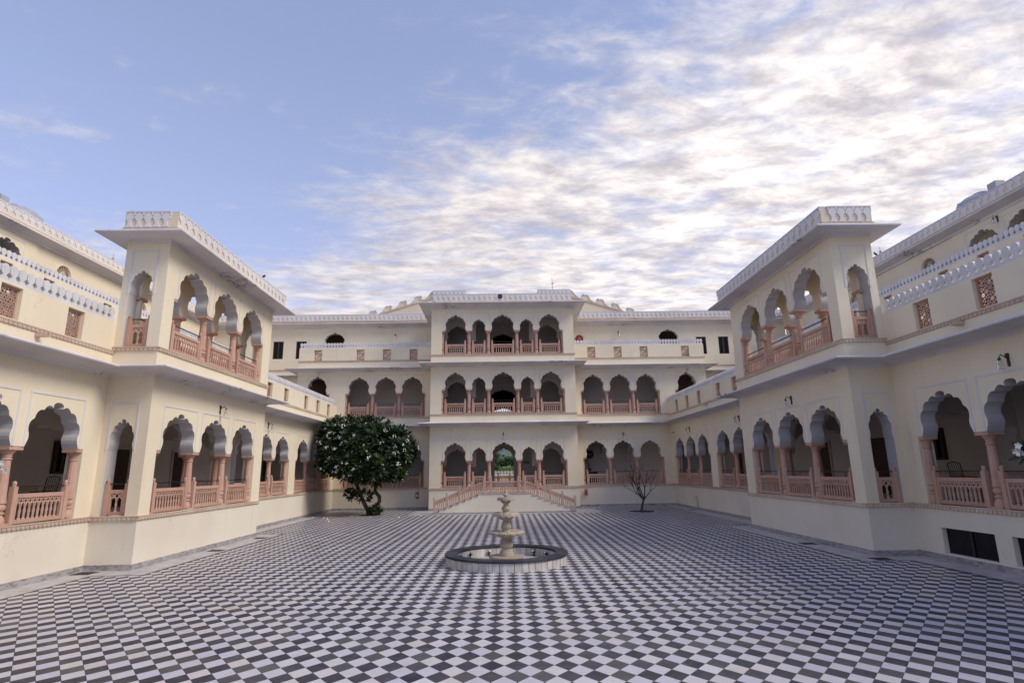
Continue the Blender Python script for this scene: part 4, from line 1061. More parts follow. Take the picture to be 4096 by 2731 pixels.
part(fo, 'lower_stem', B().lathe([(0.11, 0.77), (0.115, 0.845), (0.10, 0.86), (0.115, 0.88), (0.135, 0.93), (0.135, 0.97), (0.105, 1.05), (0.08, 1.10), (0.09, 1.125)], 40, (cx, cy), rad=petals(14, 0.12, 3, 6)), 'fountain_stone', smooth=50)
part(fo, 'middle_bowl', bowl(1.12, 0.325, 0.22, 12, 0.70), 'fountain_stone', smooth=50)
part(fo, 'upper_stem', B().lathe([(0.085, 1.25), (0.095, 1.335), (0.08, 1.35), (0.105, 1.38), (0.122, 1.42), (0.115, 1.46), (0.08, 1.52), (0.068, 1.55), (0.078, 1.57)], 40, (cx, cy), rad=petals(14, 0.12, 3, 5)), 'fountain_stone', smooth=50)
part(fo, 'upper_bowl', bowl(1.565, 0.225, 0.18, 10, 0.70), 'fountain_stone', smooth=50)
part(fo, 'finial', B().lathe([(0.05, 1.67), (0.055, 1.735), (0.045, 1.75), (0.07, 1.775), (0.078, 1.81), (0.06, 1.84), (0.035, 1.855), (0.04, 1.87), (0.035, 1.93), (0.012, 1.95), (0.02, 1.965), (0.006, 1.985)], 24, (cx, cy)), 'fountain_stone', smooth=50)
SPOT = [(-1.30, 17.05, 'far left by the rim'), (-1.05, 17.52, 'left side'), (-0.52, 17.95, 'behind and left of the pedestal'), (0.16, 18.02, 'just behind the pedestal'), (0.78, 17.80, 'behind and right of the pedestal'), (1.12, 17.35, 'far right by the rim')]
def spot_head():
    b = B(); b.tube([(0, 0.05, 0), (0, -0.02, 0), (0, -0.05, 0)], [0.032, 0.045, 0.05], 12); return b
for i, (x, y, wd) in enumerate(SPOT):
    t = thing('spotlight', 'small black spotlight inside the fountain basin, ' + wd, 'spotlight', (x, y, 0.008), 'spotlights in the fountain basin')
    a = math.atan2(cy - y, cx - x) + R(90); M0 = Matrix.Translation((x, y, 0.0)) @ Matrix.Rotation(a, 4, 'Z')
    part(t, 'bracket', B().bar((0, 0.02, 0.008), (0, 0.02, 0.10), 0.025, 0.025).box(-0.05, 0.05, -0.03, 0.07, 0.008, 0.022), 'black_plastic', M0)
    MH = M0 @ Matrix.Translation((0, 0, 0.13)) @ Matrix.Rotation(R(-35), 4, 'X')
    hd = part(t, 'lamp_head', cached('lamp_head', spot_head, 'black_plastic'), None, MH)
    part(hd, 'lens', cached('lens', lambda: B().lathe([(0.042, 0.0), (0.042, 0.004)], 12), 'lens_glass'), None, MH @ Matrix.Translation((0, -0.0505, 0)) @ Matrix.Rotation(R(90), 4, 'X'))

# ------------------------------------------------------------------ trees
def leaf_pts(L, w, M):
    pr = [(0.0, 0.12), (0.35, 0.75), (0.65, 1.0), (0.88, 0.6), (1.0, 0.06)]; v = []
    for t, ww in pr:
        dz_ = -0.10 * L * t * t
        v += [M @ Vector((-w * ww / 2, t * L, dz_ + 0.12 * w)), M @ Vector((0, t * L, dz_)), M @ Vector((w * ww / 2, t * L, dz_ + 0.12 * w))]
    f = []
    for i in range(len(pr) - 1):
        a = 3 * i; f += [(a, a + 1, a + 4, a + 3), (a + 1, a + 2, a + 5, a + 4)]
    return v, f
def rosette(rnd, n_=12, L=0.36):
    b = B()
    for i in range(n_):
        az = 2 * math.pi * (i * 0.382) + rnd.uniform(-.2, .2); el = R(rnd.uniform(-5, 62)) if i > 3 else R(rnd.uniform(45, 75))
        l = L * rnd.uniform(0.75, 1.1)
        v, f = leaf_pts(l, l * 0.30, Matrix.Rotation(az, 4, 'Z') @ Matrix.Rotation(el, 4, 'X'))
        b.add(v, f)
    return b
def flowers(rnd, n_=6):
    b = B()
    for i in range(n_):
        c_ = Vector((rnd.uniform(-.09, .09), rnd.uniform(-.09, .09), rnd.uniform(0.02, .10))); M = Matrix.Translation(c_) @ Matrix.Rotation(rnd.uniform(-.9, .9), 4, 'X') @ Matrix.Rotation(rnd.uniform(-.9, .9), 4, 'Y')
        for k_ in range(5):
            Mk = M @ Matrix.Rotation(2 * math.pi * k_ / 5 + i, 4, 'Z') @ Matrix.Rotation(R(22), 4, 'X')
            n0 = len(b.v); b.v += [tuple(Mk @ Vector(q_)) for q_ in ((0, 0, 0), (0.017, 0.024, 0), (0.012, 0.048, 0.003), (-0.008, 0.050, 0), (-0.017, 0.024, 0))]; b.face(range(n0, n0 + 5))
    return b
rnd = random.Random(3)
ROS = [rosette(rnd).mesh('leaf_rosette', 'plumeria_leaf') for _ in range(5)]
ROSB = [rosette(rnd, 10, 0.34) for _ in range(4)]
FLW = [flowers(rnd).mesh('flower_cluster', 'plumeria_flower') for _ in range(4)]
def orient(n):
    return Vector(n).normalized().to_track_quat('Z', 'Y').to_matrix().to_4x4()
def crown(th, lobes, n_parts, n_stuff, n_flow, seed, ros=ROS, size=1.0, flower_bias=None):
    rn = random.Random(seed); pts = []
    tries = 0
    while len(pts) < n_parts + n_stuff and tries < 60000:
        tries += 1
        c_, r_ = rn.choice(lobes); n = Vector((rn.gauss(0, 1), rn.gauss(0, 1), rn.gauss(0, 1))).normalized()
        k_ = rn.uniform(0.84, 1.10) if rn.random() < 0.75 else rn.uniform(0.6, 0.86)
        p_ = Vector(c_) + Vector((n.x * r_[0], n.y * r_[1], n.z * r_[2])) * k_
        if any(sum(((p_[i] - c2[i]) / r2[i]) ** 2 for i in range(3)) < 0.62 for c2, r2 in lobes): continue
        if any((p_ - q_[0]).length < 0.19 * size for q_ in pts): continue
        if n.z < -0.75: continue
        pts.append((p_, n))
    pts.sort(key=lambda q_: (q_[0] - CAM).length)
    for i, (p_, n) in enumerate(pts[:n_parts]):
        up = (n * 0.75 + Vector((0, 0, 0.65))).normalized(); s_ = size * rn.uniform(0.85, 1.2)
        part(th, 'leaf_rosette', rn.choice(ros), None, Matrix.Translation(p_) @ orient(up) @ Matrix.Rotation(rn.uniform(0, 6.3), 4, 'Z') @ Matrix.Scale(s_, 4))
    b = B()
    for p_, n in pts[n_parts:]:
        up = (n * 0.8 + Vector((0, 0, 0.5))).normalized()
        b.join(rn.choice(ROSB), Matrix.Translation(p_) @ orient(up) @ Matrix.Rotation(rn.uniform(0, 6.3), 4, 'Z') @ Matrix.Scale(size * rn.uniform(0.9, 1.3), 4))
    # leaves in the inside of the crown
    for _ in range(int(n_stuff * 0.9)):
        c_, r_ = rn.choice(lobes); n = Vector((rn.gauss(0, 1), rn.gauss(0, 1), rn.gauss(0, 1))).normalized(); k_ = rn.uniform(0.45, 0.82)
        p_ = Vector(c_) + Vector((n.x * r_[0], n.y * r_[1], n.z * r_[2])) * k_
        b.join(rn.choice(ROSB), Matrix.Translation(p_) @ orient(n + Vector((0, 0, 0.4))) @ Matrix.Rotation(rn.uniform(0, 6.3), 4, 'Z') @ Matrix.Scale(size * 1.25, 4))
    if b.v: part(th, 'crown_leaves', b, 'plumeria_leaf', kind='stuff')
    front = pts[:n_parts]
    seeds = [rn.choice(front)[0] for _ in range(max(2, n_flow // 4))] if n_flow else []
    for i in range(n_flow):
        sd0 = rn.choice(seeds) + Vector((rn.gauss(0, .28), rn.gauss(0, .28), rn.gauss(0, .28)))
        p_, n = min(front, key=lambda q_: (q_[0] - sd0).length) if rn.random() < 0.72 else rn.choice(front)
        up = (n * 0.9 + Vector((0, 0, 0.5))).normalized()
        part(th, 'flower_cluster', rn.choice(FLW), None, Matrix.Translation(p_ + up * rn.uniform(0.14, 0.30) * size) @ orient(up) @ Matrix.Translation((rn.uniform(-.1, .1), rn.uniform(-.1, .1), 0)) @ Matrix.Scale(rn.uniform(0.4, 0.9) * (0.8 + 0.2 * size), 4))
tr = thing('frangipani_tree', 'leafy frangipani tree full of white blossom in the far left corner', 'tree', (-8.05, 35.5, 0))
tx, ty = -8.05, 35.3
part(tr, 'trunk', B().tube([(tx + 0.02, ty, -0.02), (tx - 0.05, ty, 0.25), (tx - 0.32, ty, 0.75), (tx - 0.55, ty + 0.05, 1.2), (tx - 0.75, ty, 1.7), (tx - 1.15, ty, 2.3), (tx - 1.4, ty, 3.0)], [0.15, 0.12, 0.115, 0.11, 0.10, 0.09, 0.06], 10), 'bark', smooth=60)
part(tr, 'trunk', B().tube([(tx + 0.30, ty, -0.02), (tx + 0.40, ty, 0.35), (tx + 0.62, ty - 0.05, 0.8), (tx + 0.60, ty - 0.05, 1.05), (tx + 0.32, ty, 1.4), (tx + 0.38, ty, 1.9), (tx + 0.7, ty, 2.6), (tx + 0.9, ty, 3.2)], [0.14, 0.115, 0.11, 0.12, 0.10, 0.10, 0.08, 0.05], 10), 'bark', smooth=60)
for a in ([(-1.15, 2.3), (-1.8, 2.75), (-2.4, 3.3)], [(-0.75, 1.7), (-0.4, 2.4), (-0.2, 3.4)], [(0.38, 1.9), (0.2, 2.7), (0.1, 3.8)], [(0.7, 2.6), (1.4, 2.9), (2.0, 3.4)], [(0.45, 2.05), (1.1, 2.2), (1.7, 2.5)]):
    part(tr, 'branch', B().tube([(tx + x, ty + 0.05 * i, z) for i, (x, z) in enumerate(a)], [0.075, 0.06, 0.035], 8), 'bark', smooth=60)
LOB = [((-9.75, 35.3, 4.40), (1.22, 1.4, 1.30)), ((-8.25, 35.3, 4.35), (1.5, 1.8, 1.28)), ((-6.85, 35.3, 3.80), (1.32, 1.6, 1.25)), ((-9.80, 35.2, 3.3), (1.22, 1.4, 1.1)), ((-7.4, 35.0, 2.75), (1.5, 1.5, 1.05)), ((-8.7, 35.1, 2.85), (1.4, 1.5, 0.95))]
crown(tr, LOB, 300, 300, 150, 11, size=1.15)
low = [((tx - 0.95, ty - 0.1, 1.25), (0.35, 0.3, 0.25)), ((tx - 0.25, ty - 0.15, 1.05), (0.45, 0.3, 0.3)), ((tx + 0.45, ty - 0.2, 0.25), (0.35, 0.25, 0.22))]
crown(tr, low, 0, 26, 0, 5, size=0.75)
part(tr, 'planting_pit', B().lathe([(0.62, -0.01), (0.62, 0.012), (0.3, 0.03), (0.02, 0.035)], 28, (tx + 0.1, ty)), 'soil')

# young bare tree
bt = thing('bare_tree', 'small bare tree with thin forking branches on the right of the courtyard', 'tree', (8.05, 34.9, 0))
bx0, by0 = 8.02, 34.7
rb = random.Random(21); twig_leaf = []
def grow(b, p_, d, L, r_, depth, big=False):
    pts = [p_]; rad = [r_]; q_ = p_.copy(); dd = d.copy()
    for i in range(4):
        dd = (dd + Vector((rb.uniform(-.16, .16), rb.uniform(-.16, .16), 0.10 if depth > 1 else 0.05))).normalized(); q_ = q_ + dd * L / 4; pts.append(q_.copy()); rad.append(r_ * (1 - 0.11 * (i + 1)))
    b.tube(pts, rad, 6 if depth > 1 else 5)
    if depth == 0:
        twig_leaf.append((q_, dd)); return
    for k_ in range(2 if rb.random() < 0.72 else 3):
        ax = Vector((rb.uniform(-1, 1), rb.uniform(-1, 1), rb.uniform(-.3, .3))).normalized()
        nd = (Matrix.Rotation(R(rb.uniform(18, 42)) * (1 if k_ % 2 else -1), 3, ax) @ dd).normalized()
        st_ = pts[-1] if k_ < 2 else pts[2]
        grow(b, st_, nd, L * rb.uniform(0.62, 0.85), r_ * 0.60, depth - 1)
part(bt, 'trunk', B().tube([(bx0, by0, -0.02), (bx0 + 0.02, by0, 0.2), (bx0 + 0.10, by0, 0.48), (bx0 + 0.16, by0, 0.66)], [0.085, 0.068, 0.06, 0.062], 9), 'bark', smooth=60)
top = Vector((bx0 + 0.16, by0, 0.64))
for d, L, r_, dp in (((-0.55, 0.1, 0.80), 0.62, 0.046, 4), ((0.42, -0.1, 0.95), 0.70, 0.048, 4), ((-0.12, 0.15, 1.0), 0.72, 0.045, 4), ((-1.0, -0.15, 0.62), 0.78, 0.036, 3), ((0.8, 0.2, 0.75), 0.66, 0.034, 3), ((-0.7, 0.3, 0.95), 0.7, 0.034, 3)):
    b = B(); grow(b, top, Vector(d).normalized(), L, r_, dp); part(bt, 'branch', b, 'bark', smooth=60)
b = B()
for q_, dd in twig_leaf:
    if rb.random() < 0.55:
        for _ in range(2):
            v, f = leaf_pts(rb.uniform(0.06, 0.13), 0.03, Matrix.Translation(q_) @ orient(dd) @ Matrix.Rotation(rb.uniform(0, 6.3), 4, 'Z') @ Matrix.Rotation(R(rb.uniform(20, 120)), 4, 'X')); b.add(v, f)
part(bt, 'sparse_leaves', b, 'plumeria_leaf', kind='stuff')
part(bt, 'planting_pit', B().lathe([(0.70, -0.01), (0.70, 0.012), (0.3, 0.03), (0.02, 0.035)], 28, (bx0 + 0.0, by0)), 'soil')

ONE = flowers(random.Random(9), 1).mesh('flower', 'plumeria_flower')
# two nearer frangipanis, only their outermost twigs reach into the picture
for sg in (-1, 1):
    t = thing('frangipani_tree', 'frangipani twig with white blossom at the %s edge of the picture' % ('left' if sg < 0 else 'right'), 'tree', (sg * 10.75, 10.3, 0))
    part(t, 'trunk', B().tube([(sg * 10.75, 10.3, -0.02), (sg * 10.7, 10.3, 0.8), (sg * 10.6, 10.35, 1.6), (sg * 10.5, 10.5, 2.3)], [0.09, 0.075, 0.06, 0.04], 8), 'bark', smooth=60)
    xe = 9.60 if sg < 0 else 9.88
    part(t, 'branch', B().tube([(sg * 10.6, 10.35, 1.6), (sg * 10.25, 10.6, 2.2), (sg * (xe + 0.1), 10.9, 2.6)], [0.05, 0.035, 0.02], 8), 'bark', smooth=60)
    crown(t, [((sg * 10.75, 10.2, 3.1), (0.55, 0.6, 0.7))], 26, 10, 5, 40 + sg, size=0.9)
    if sg > 0: part(t, 'leaf_rosette', ROS[1], None, Matrix.Translation((9.95, 10.95, 2.62)) @ orient((-0.8, -0.2, 0.5)) @ Matrix.Scale(0.95, 4))
    def sprig(c_, n_):
        for q_ in range(n_):
            part(t, 'flower', ONE, None, Matrix.Translation(Vector(c_) + Vector((rnd.uniform(-.10, .10), rnd.uniform(-.06, .06), rnd.uniform(-.10, .10)))) @ orient((-sg * rnd.uniform(0, 1), -0.8, rnd.uniform(-.2, .7))) @ Matrix.Scale(1.35, 4))
    sprig((-9.42, 11.0, 2.74) if sg < 0 else (9.78, 10.95, 2.74), 6)
    if sg < 0:
        sprig((-9.66, 11.0, 4.08), 4); part(t, 'branch', B().tube([(-10.5, 10.5, 2.3), (-10.1, 10.8, 3.3), (-9.70, 11.0, 4.05)], [0.04, 0.028, 0.015], 7), 'bark', smooth=60)
# fallen blossom under the leafy tree
fp = flowers(random.Random(9), 1).mesh('fallen_flower', 'plumeria_flower')
for i in range(18):
    a, r_ = rb.uniform(0, 6.3), rb.uniform(0.9, 3.6)
    link('fallen_flower', fp, None, Matrix.Translation((tx - 0.3 + r_ * math.cos(a) * 1.15, ty - 0.9 + r_ * math.sin(a) * 0.75 - 0.4, 0.0)) @ Matrix.Rotation(rb.uniform(0, 6), 4, 'Z') @ Matrix.Scale(0.75, 4), 'white frangipani blossom fallen on the chequered floor near the leafy tree', 'flower', 'fallen frangipani blossom')

# ------------------------------------------------------------------ lamps and fittings
def lamp_bracket():
    b = B(); b.box(-0.025, 0.025, -0.03, 0, -0.14, 0.16); b.box(-0.035, 0.035, -0.04, 0, 0.09, 0.16)
    b.tube([(0, -0.03, 0.04), (0, -0.10, 0.10), (0, -0.16, 0.12), (0, -0.20, 0.10), (0, -0.22, 0.05)], [0.014, 0.012, 0.011, 0.011, 0.011], 6)
    b.tube([(0, -0.15, 0.12), (0, -0.17, 0.16)], [0.008, 0.003], 5); return b
def lamp_cap(): return B().lathe([(0.012, 0.05), (0.03, 0.035), (0.038, 0.0), (0.03, -0.015)], 10)
def lamp_shade():
    pr = [(0.034, 0.0), (0.052, -0.03), (0.058, -0.10), (0.064, -0.17), (0.085, -0.225)]
    return B().lathe(pr + [(r - 0.004, z) for r, z in pr[::-1]], 14, caps=False)
def wall_lamp(fr, s, z, where):
    t = thing('wall_lamp', 'bell-glass wall lamp ' + where, 'lamp', fr.P(s, 0, z), 'wall lamps round the courtyard')
    M = fr.M(s, 0.002, z)
    part(t, 'bracket', cached('lamp_bracket', lamp_bracket, 'black_metal'), None, M)
    M2 = M @ Matrix.Translation((0, -0.22, 0.01))
    part(t, 'cap', cached('lamp_cap', lamp_cap, 'black_metal', 40), None, M2); part(t, 'shade', cached('lamp_shade', lamp_shade, 'lamp_glass', 60), None, M2)
wl, wr = Fr(-XW, 0, 0, 1), Fr(XW, 0, 0, -1)
wall_lamp(Fr(-XP, 0, 0, 1), 20.65, 4.74, 'on the left pavilion above its middle arch')
wall_lamp(Fr(XP, 0, 0, -1), -20.1, 4.74, 'on the right pavilion above its middle arch')
wall_lamp(wl, 28.2, 4.76, 'on the left wing just beyond the pavilion')
wall_lamp(wl, 35.8, 4.76, 'on the left wing beside the leafy tree')
wall_lamp(wr, -27.9, 4.76, 'on the right wing just beyond the pavilion')
wall_lamp(wr, -35.5, 4.76, 'on the right wing near the far corner')
wall_lamp(wr, -12.65, 4.76, 'on the near right wing at the right edge of the picture')
wall_lamp(Fr(0, YC, 1, 0), -0.03, 4.72, 'above the gate arch over the staircase')
wall_lamp(Fr(0, YR, 1, 0), 8.2, 4.72, 'on the rear wing above the bare tree')
wall_lamp(Fr(0, Y3, 1, 0), -8.23, 12.66, 'on the set-back top storey left of the gate block')
wall_lamp(Fr(0, Y3, 1, 0), 9.0, 12.70, 'on the set-back top storey right of the gate block')
wall_lamp(Fr(22.1, 0, 0, -1), -23.3, 13.05, 'high on the right upper storey between two arches')

def camera_cctv(fr, s, z, where):
    t = thing('security_camera', 'small grey security camera ' + where, 'camera', fr.P(s, 0, z), 'security cameras')
    M = fr.M(s, 0.0, z)
    part(t, 'mount', B().box(-0.03, 0.03, -0.06, 0, -0.03, 0.03), 'grey_metal', M)
    part(t, 'camera_body', B().tube([(0, -0.05, 0), (0.03, -0.13, -0.03), (0.05, -0.20, -0.06)], [0.03, 0.045, 0.045], 10), 'tank_plastic', M)
camera_cctv(Fr(0, YR, 1, 0), -12.85, 9.20, 'under the eave at the left end of the rear wing')
camera_cctv(Fr(0, YR, 1, 0), 12.98, 9.20, 'under the eave at the right end of the rear wing')
camera_cctv(wr, -38.75, 4.78, 'in the far right corner of the courtyard')

def extinguisher(x, z, where):
    t = thing('fire_extinguisher', 'red fire extinguisher on the plinth ' + where, 'fire extinguisher', (x, YR - 0.1, z))
    M = Matrix.Translation((x, YR - 0.11, z))
    part(t, 'cylinder', B().lathe([(0.05, 0.0), (0.075, 0.01), (0.078, 0.03), (0.078, 0.30), (0.06, 0.35), (0.03, 0.37)], 16), 'red_paint', M, smooth=40)
    part(t, 'valve', B().lathe([(0.022, 0.37), (0.022, 0.41)], 8).box(-0.02, 0.09, -0.012, 0.012, 0.41, 0.425).box(-0.02, 0.08, -0.012, 0.012, 0.44, 0.452), 'black_metal', M)
    part(t, 'hose', B().tube([(-0.02, 0, 0.40), (-0.09, 0, 0.39), (-0.135, 0, 0.30), (-0.145, 0, 0.15), (-0.14, 0, 0.0)], 0.013, 6), 'black_plastic', M)
    part(t, 'label_sheet', B().box(-0.045, 0.045, -0.0815, -0.066, 0.14, 0.24), 'paper' if x < 0 else 'red_paint', M)
    part(t, 'hook', B().box(-0.02, 0.02, 0.06, 0.108, 0.30, 0.36), 'black_metal', M)
extinguisher(-5.80, 0.72, 'left of the staircase'); extinguisher(5.50, 0.74, 'right of the staircase')

t = thing('hose_reel', 'dark red fire hose reel on the top storey wall right of the gate block', 'hose reel', (5.93, Y3 - 0.1, 12.26))
M = Matrix.Translation((5.93, Y3 - 0.02, 12.26)) @ Matrix.Rotation(R(90), 4, 'X')
part(t, 'drum', B().lathe([(0.30, 0.0), (0.30, 0.03), (0.22, 0.035), (0.22, 0.12), (0.30, 0.125), (0.30, 0.15), (0.06, 0.155)], 28), 'hose_red', M)
part(t, 'hub', B().lathe([(0.07, 0.15), (0.07, 0.19), (0.03, 0.20)], 14), 'grey_metal', M)
part(t, 'wall_bracket', B().box(-0.08, 0.08, -0.08, 0.08, -0.02, 0.0), 'grey_metal', M)

# wall fan behind the first right arch, with its cable and control box
t = thing('wall_fan', 'round black wall fan behind the rear arch beside the staircase', 'fan', (6.22, 42.5, 3.5))
M = Matrix.Translation((6.22, 42.1, 3.5)) @ Matrix.Rotation(R(90), 4, 'X')
cg = B()
for rr in (0.06, 0.12, 0.18, 0.24, 0.29):
    pts = [(rr * math.cos(2 * math.pi * i / 24), rr * math.sin(2 * math.pi * i / 24), 0.09 * (1 - (rr / 0.29) ** 2) + 0.02) for i in range(25)]; cg.tube(pts, 0.006 if rr < 0.28 else 0.012, 5)
for i in range(18):
    a = 2 * math.pi * i / 18; cg.tube([(r_ * math.cos(a), r_ * math.sin(a), 0.09 * (1 - (r_ / 0.29) ** 2) + 0.02) for r_ in (0.04, 0.15, 0.24, 0.29)], 0.005, 4)
part(t, 'guard', cg, 'black_metal', M)
for i in range(4):
    a = 2 * math.pi * i / 4; bl = B(); n0 = 0
    bl.add([(0.04 * math.cos(a), 0.04 * math.sin(a), 0.03), (0.25 * math.cos(a - 0.4), 0.25 * math.sin(a - 0.4), 0.0), (0.26 * math.cos(a), 0.26 * math.sin(a), 0.02), (0.22 * math.cos(a + 0.5), 0.22 * math.sin(a + 0.5), 0.05)], [(0, 1, 2, 3)])
    part(t, 'blade', bl, 'black_plastic', M)
part(t, 'back_shell', B().lathe([(0.29, -0.005), (0.28, -0.06), (0.12, -0.14), (0.10, -0.25), (0.05, -0.38)], 24), 'black_plastic', M)
part(t, 'badge', B().lathe([(0.05, 0.105), (0.04, 0.118)], 14), 'grey_metal', M)
part(t, 'cable', B().tube([(6.05, 42.2, 3.3), (6.03, 42.3, 3.1), (6.10, 42.35, 2.9), (6.20, 42.4, 2.75), (6.18, 42.4, 2.5)], [0.02, 0.02, 0.022, 0.03, 0.025], 7), 'black_plastic')
part(t, 'control_box', B().tube([(6.20, 42.2, 2.42), (6.20, 42.46, 2.42)], 0.11, 14), 'black_plastic')
t = thing('cabinet', 'low black cabinet on the verandah below the round fan', 'cabinet', (6.15, 41.9, 1.36))
part(t, 'body', B().box(5.62, 6.65, 41.6, 42.2, 1.37, 2.22), 'black_plastic'); part(t, 'top', B().box(5.60, 6.67, 41.58, 42.22, 2.22, 2.26), 'black_metal')
t = thing('exit_sign', 'green exit sign on the wall beside the gate passage', 'sign', (1.62, 42.49, 2.98))
part(t, 'panel', B().box(1.42, 1.82, 42.455, 42.498, 2.93, 3.08), 'exit_green')
LET = {'E': [(0, 0, 0, 1), (0, 0, .6, 0), (0, .5, .5, .5), (0, 1, .6, 1)], 'X': [(0, 0, .6, 1), (0, 1, .6, 0)], 'I': [(.15, 0, .15, 1)], 'T': [(.3, 0, .3, 1), (0, 1, .6, 1)]}
lb = B(); xx = 1.47
for ch in 'EXIT':
    for a, z, a2, z2 in LET[ch]: lb.bar((xx + a * 0.09, 42.453, 2.965 + z * 0.08), (xx + a2 * 0.09, 42.453, 2.965 + z2 * 0.08), 0.012, 0.004, up=(0, 1, 0))
    xx += 0.05 if ch == 'I' else 0.085
part(t, 'lettering', lb, 'paper')
# hanging lantern in the top loggia
t = thing('hanging_lantern', 'small dark lantern hanging inside the top middle arch', 'lantern', (0.0, 39.2, 12.2))
part(t, 'rod', B().tube([(0, 39.2, 13.25), (0, 39.2, 12.62)], 0.010, 6), 'black_metal')
part(t, 'lantern_body', B().lathe([(0.012, 12.64), (0.05, 12.60), (0.03, 12.56), (0.075, 12.50), (0.085, 12.40), (0.05, 12.30), (0.02, 12.26), (0.01, 12.2)][::-1], 10, (0, 39.2)), 'brass')

# drain covers let into the border
def drain(x, y, where):
    t = thing('drain_cover', 'dark iron drain cover ' + where, 'drain', (x, y, 0), 'drain covers along the walls')
    w = 0.24; part(t, 'frame', B().box(x - w, x + w, y - w, y - w + 0.05, 0.0, 0.008).box(x - w, x + w, y + w - 0.05, y + w, 0.0, 0.008).box(x - w, x - w + 0.05, y - w + 0.05, y + w - 0.05, 0.0, 0.008).box(x + w - 0.05, x + w, y - w + 0.05, y + w - 0.05, 0.0, 0.008), 'black_metal')
    part(t, 'pit', B().box(x - w + 0.05, x + w - 0.05, y - w + 0.05, y + w - 0.05, 0.0, 0.0055), 'soil')
    for i in range(6):
        xx = x - w + 0.08 + i * 0.064; part(t, 'bar', B().box(xx - 0.012, xx + 0.012, y - w + 0.05, y + w - 0.05, 0.0056, 0.0075), 'black_metal')
drain(-11.15, 16.2, 'in the corner where the left pavilion meets the near wing'); drain(-9.75, 20.4, 'below the middle of the left pavilion'); drain(-9.75, 24.0, 'below the far end of the left pavilion')
drain(9.8, 19.4, 'below the middle of the right pavilion'); drain(10.05, 16.1, 'at the near corner of the right pavilion'); drain(11.15, 35.2, 'below the right wing beyond the pavilion')
# stand pipe
t = thing('stand_pipe', 'thin grey tap pipe against the right wing near its drain', 'pipe', (11.42, 35.0, 0))
part(t, 'pipe', B().tube([(11.44, 35.0, 0), (11.44, 35.0, 0.68), (11.40, 35.0, 0.74), (11.34, 35.0, 0.72)], 0.016, 7), 'grey_metal')
part(t, 'tap', B().box(11.36, 11.42, 34.97, 35.03, 0.76, 0.785), 'black_metal')

# roof tanks, lightning rod, finials, birds
def tank(x, y, where):
    t = thing('water_tank', 'ribbed grey plastic water tank on the roof ' + where, 'water tank', (x, y, 13.6))
    pr = [(1.15, 13.6)]
    z = 13.7
    while z < 15.6: pr += [(1.15, z), (1.19, z + 0.05), (1.19, z + 0.12), (1.15, z + 0.17)]; z += 0.34
    pr += [(1.12, 15.75), (0.85, 16.0), (0.40, 16.14), (0.38, 16.24), (0.1, 16.27)]
    part(t, 'tank_body', B().lathe(pr, 32, (x, y)), 'tank_plastic', smooth=35)
    part(t, 'valve_box', B().box(x - 0.3, x + 0.2, y + 0.75, y + 1.25, 15.75, 16.25), 'tank_plastic')
    part(t, 'valve_box', B().box(x - 0.3, x + 0.2, y - 1.25, y - 0.75, 15.85, 16.35), 'tank_plastic')
    part(t, 'pipe', B().tube([(x - 0.05, y + 1.2, 16.0), (x - 0.05, y + 1.32, 15.8), (x - 0.05, y + 1.32, 14.0)], 0.03, 7), 'tank_plastic')
tank(-25.2, 27.9, 'behind the left parapet'); tank(25.2, 27.2, 'behind the right parapet')
t = thing('lightning_rod', 'thin lightning rod on the gable right of the middle', 'lightning rod', (4.36, 46.9, 17.4))
part(t, 'mast', B().tube([(4.36, 46.9, 17.3), (4.36, 46.9, 18.1), (4.34, 46.9, 18.75)], [0.03, 0.022, 0.01], 6), 'grey_metal')
part(t, 'fork', B().tube([(4.36, 46.9, 18.05), (4.45, 46.9, 18.12), (4.46, 46.9, 18.35)], 0.012, 5).box(4.28, 4.48, 46.88, 46.92, 18.06, 18.12), 'grey_metal')
for sg, w_ in ((-1, 'left'), (1, 'right')):
    t = thing('roof_finial', 'small pinkish finial on a white dome far along the %s roof' % w_, 'finial', (sg * 27, 37.9, 15))
    part(t, 'dome', B().lathe([(0.9, 15.9), (0.88, 16.15), (0.6, 16.6), (0.15, 16.9), (0.05, 16.95)], 20, (sg * 27, 37.9)), 'white_trim', smooth=50)
    part(t, 'spike', B().lathe([(0.06, 16.9), (0.12, 17.0), (0.05, 17.1), (0.09, 17.2), (0.02, 17.35), (0.01, 17.6)], 10, (sg * 27, 37.9)), 'pink_sandstone')
    part(t, 'drum', B().box(sg * 27 - 0.9, sg * 27 + 0.9, 37.0, 38.8, 13.6, 15.9), 'relief_cream')
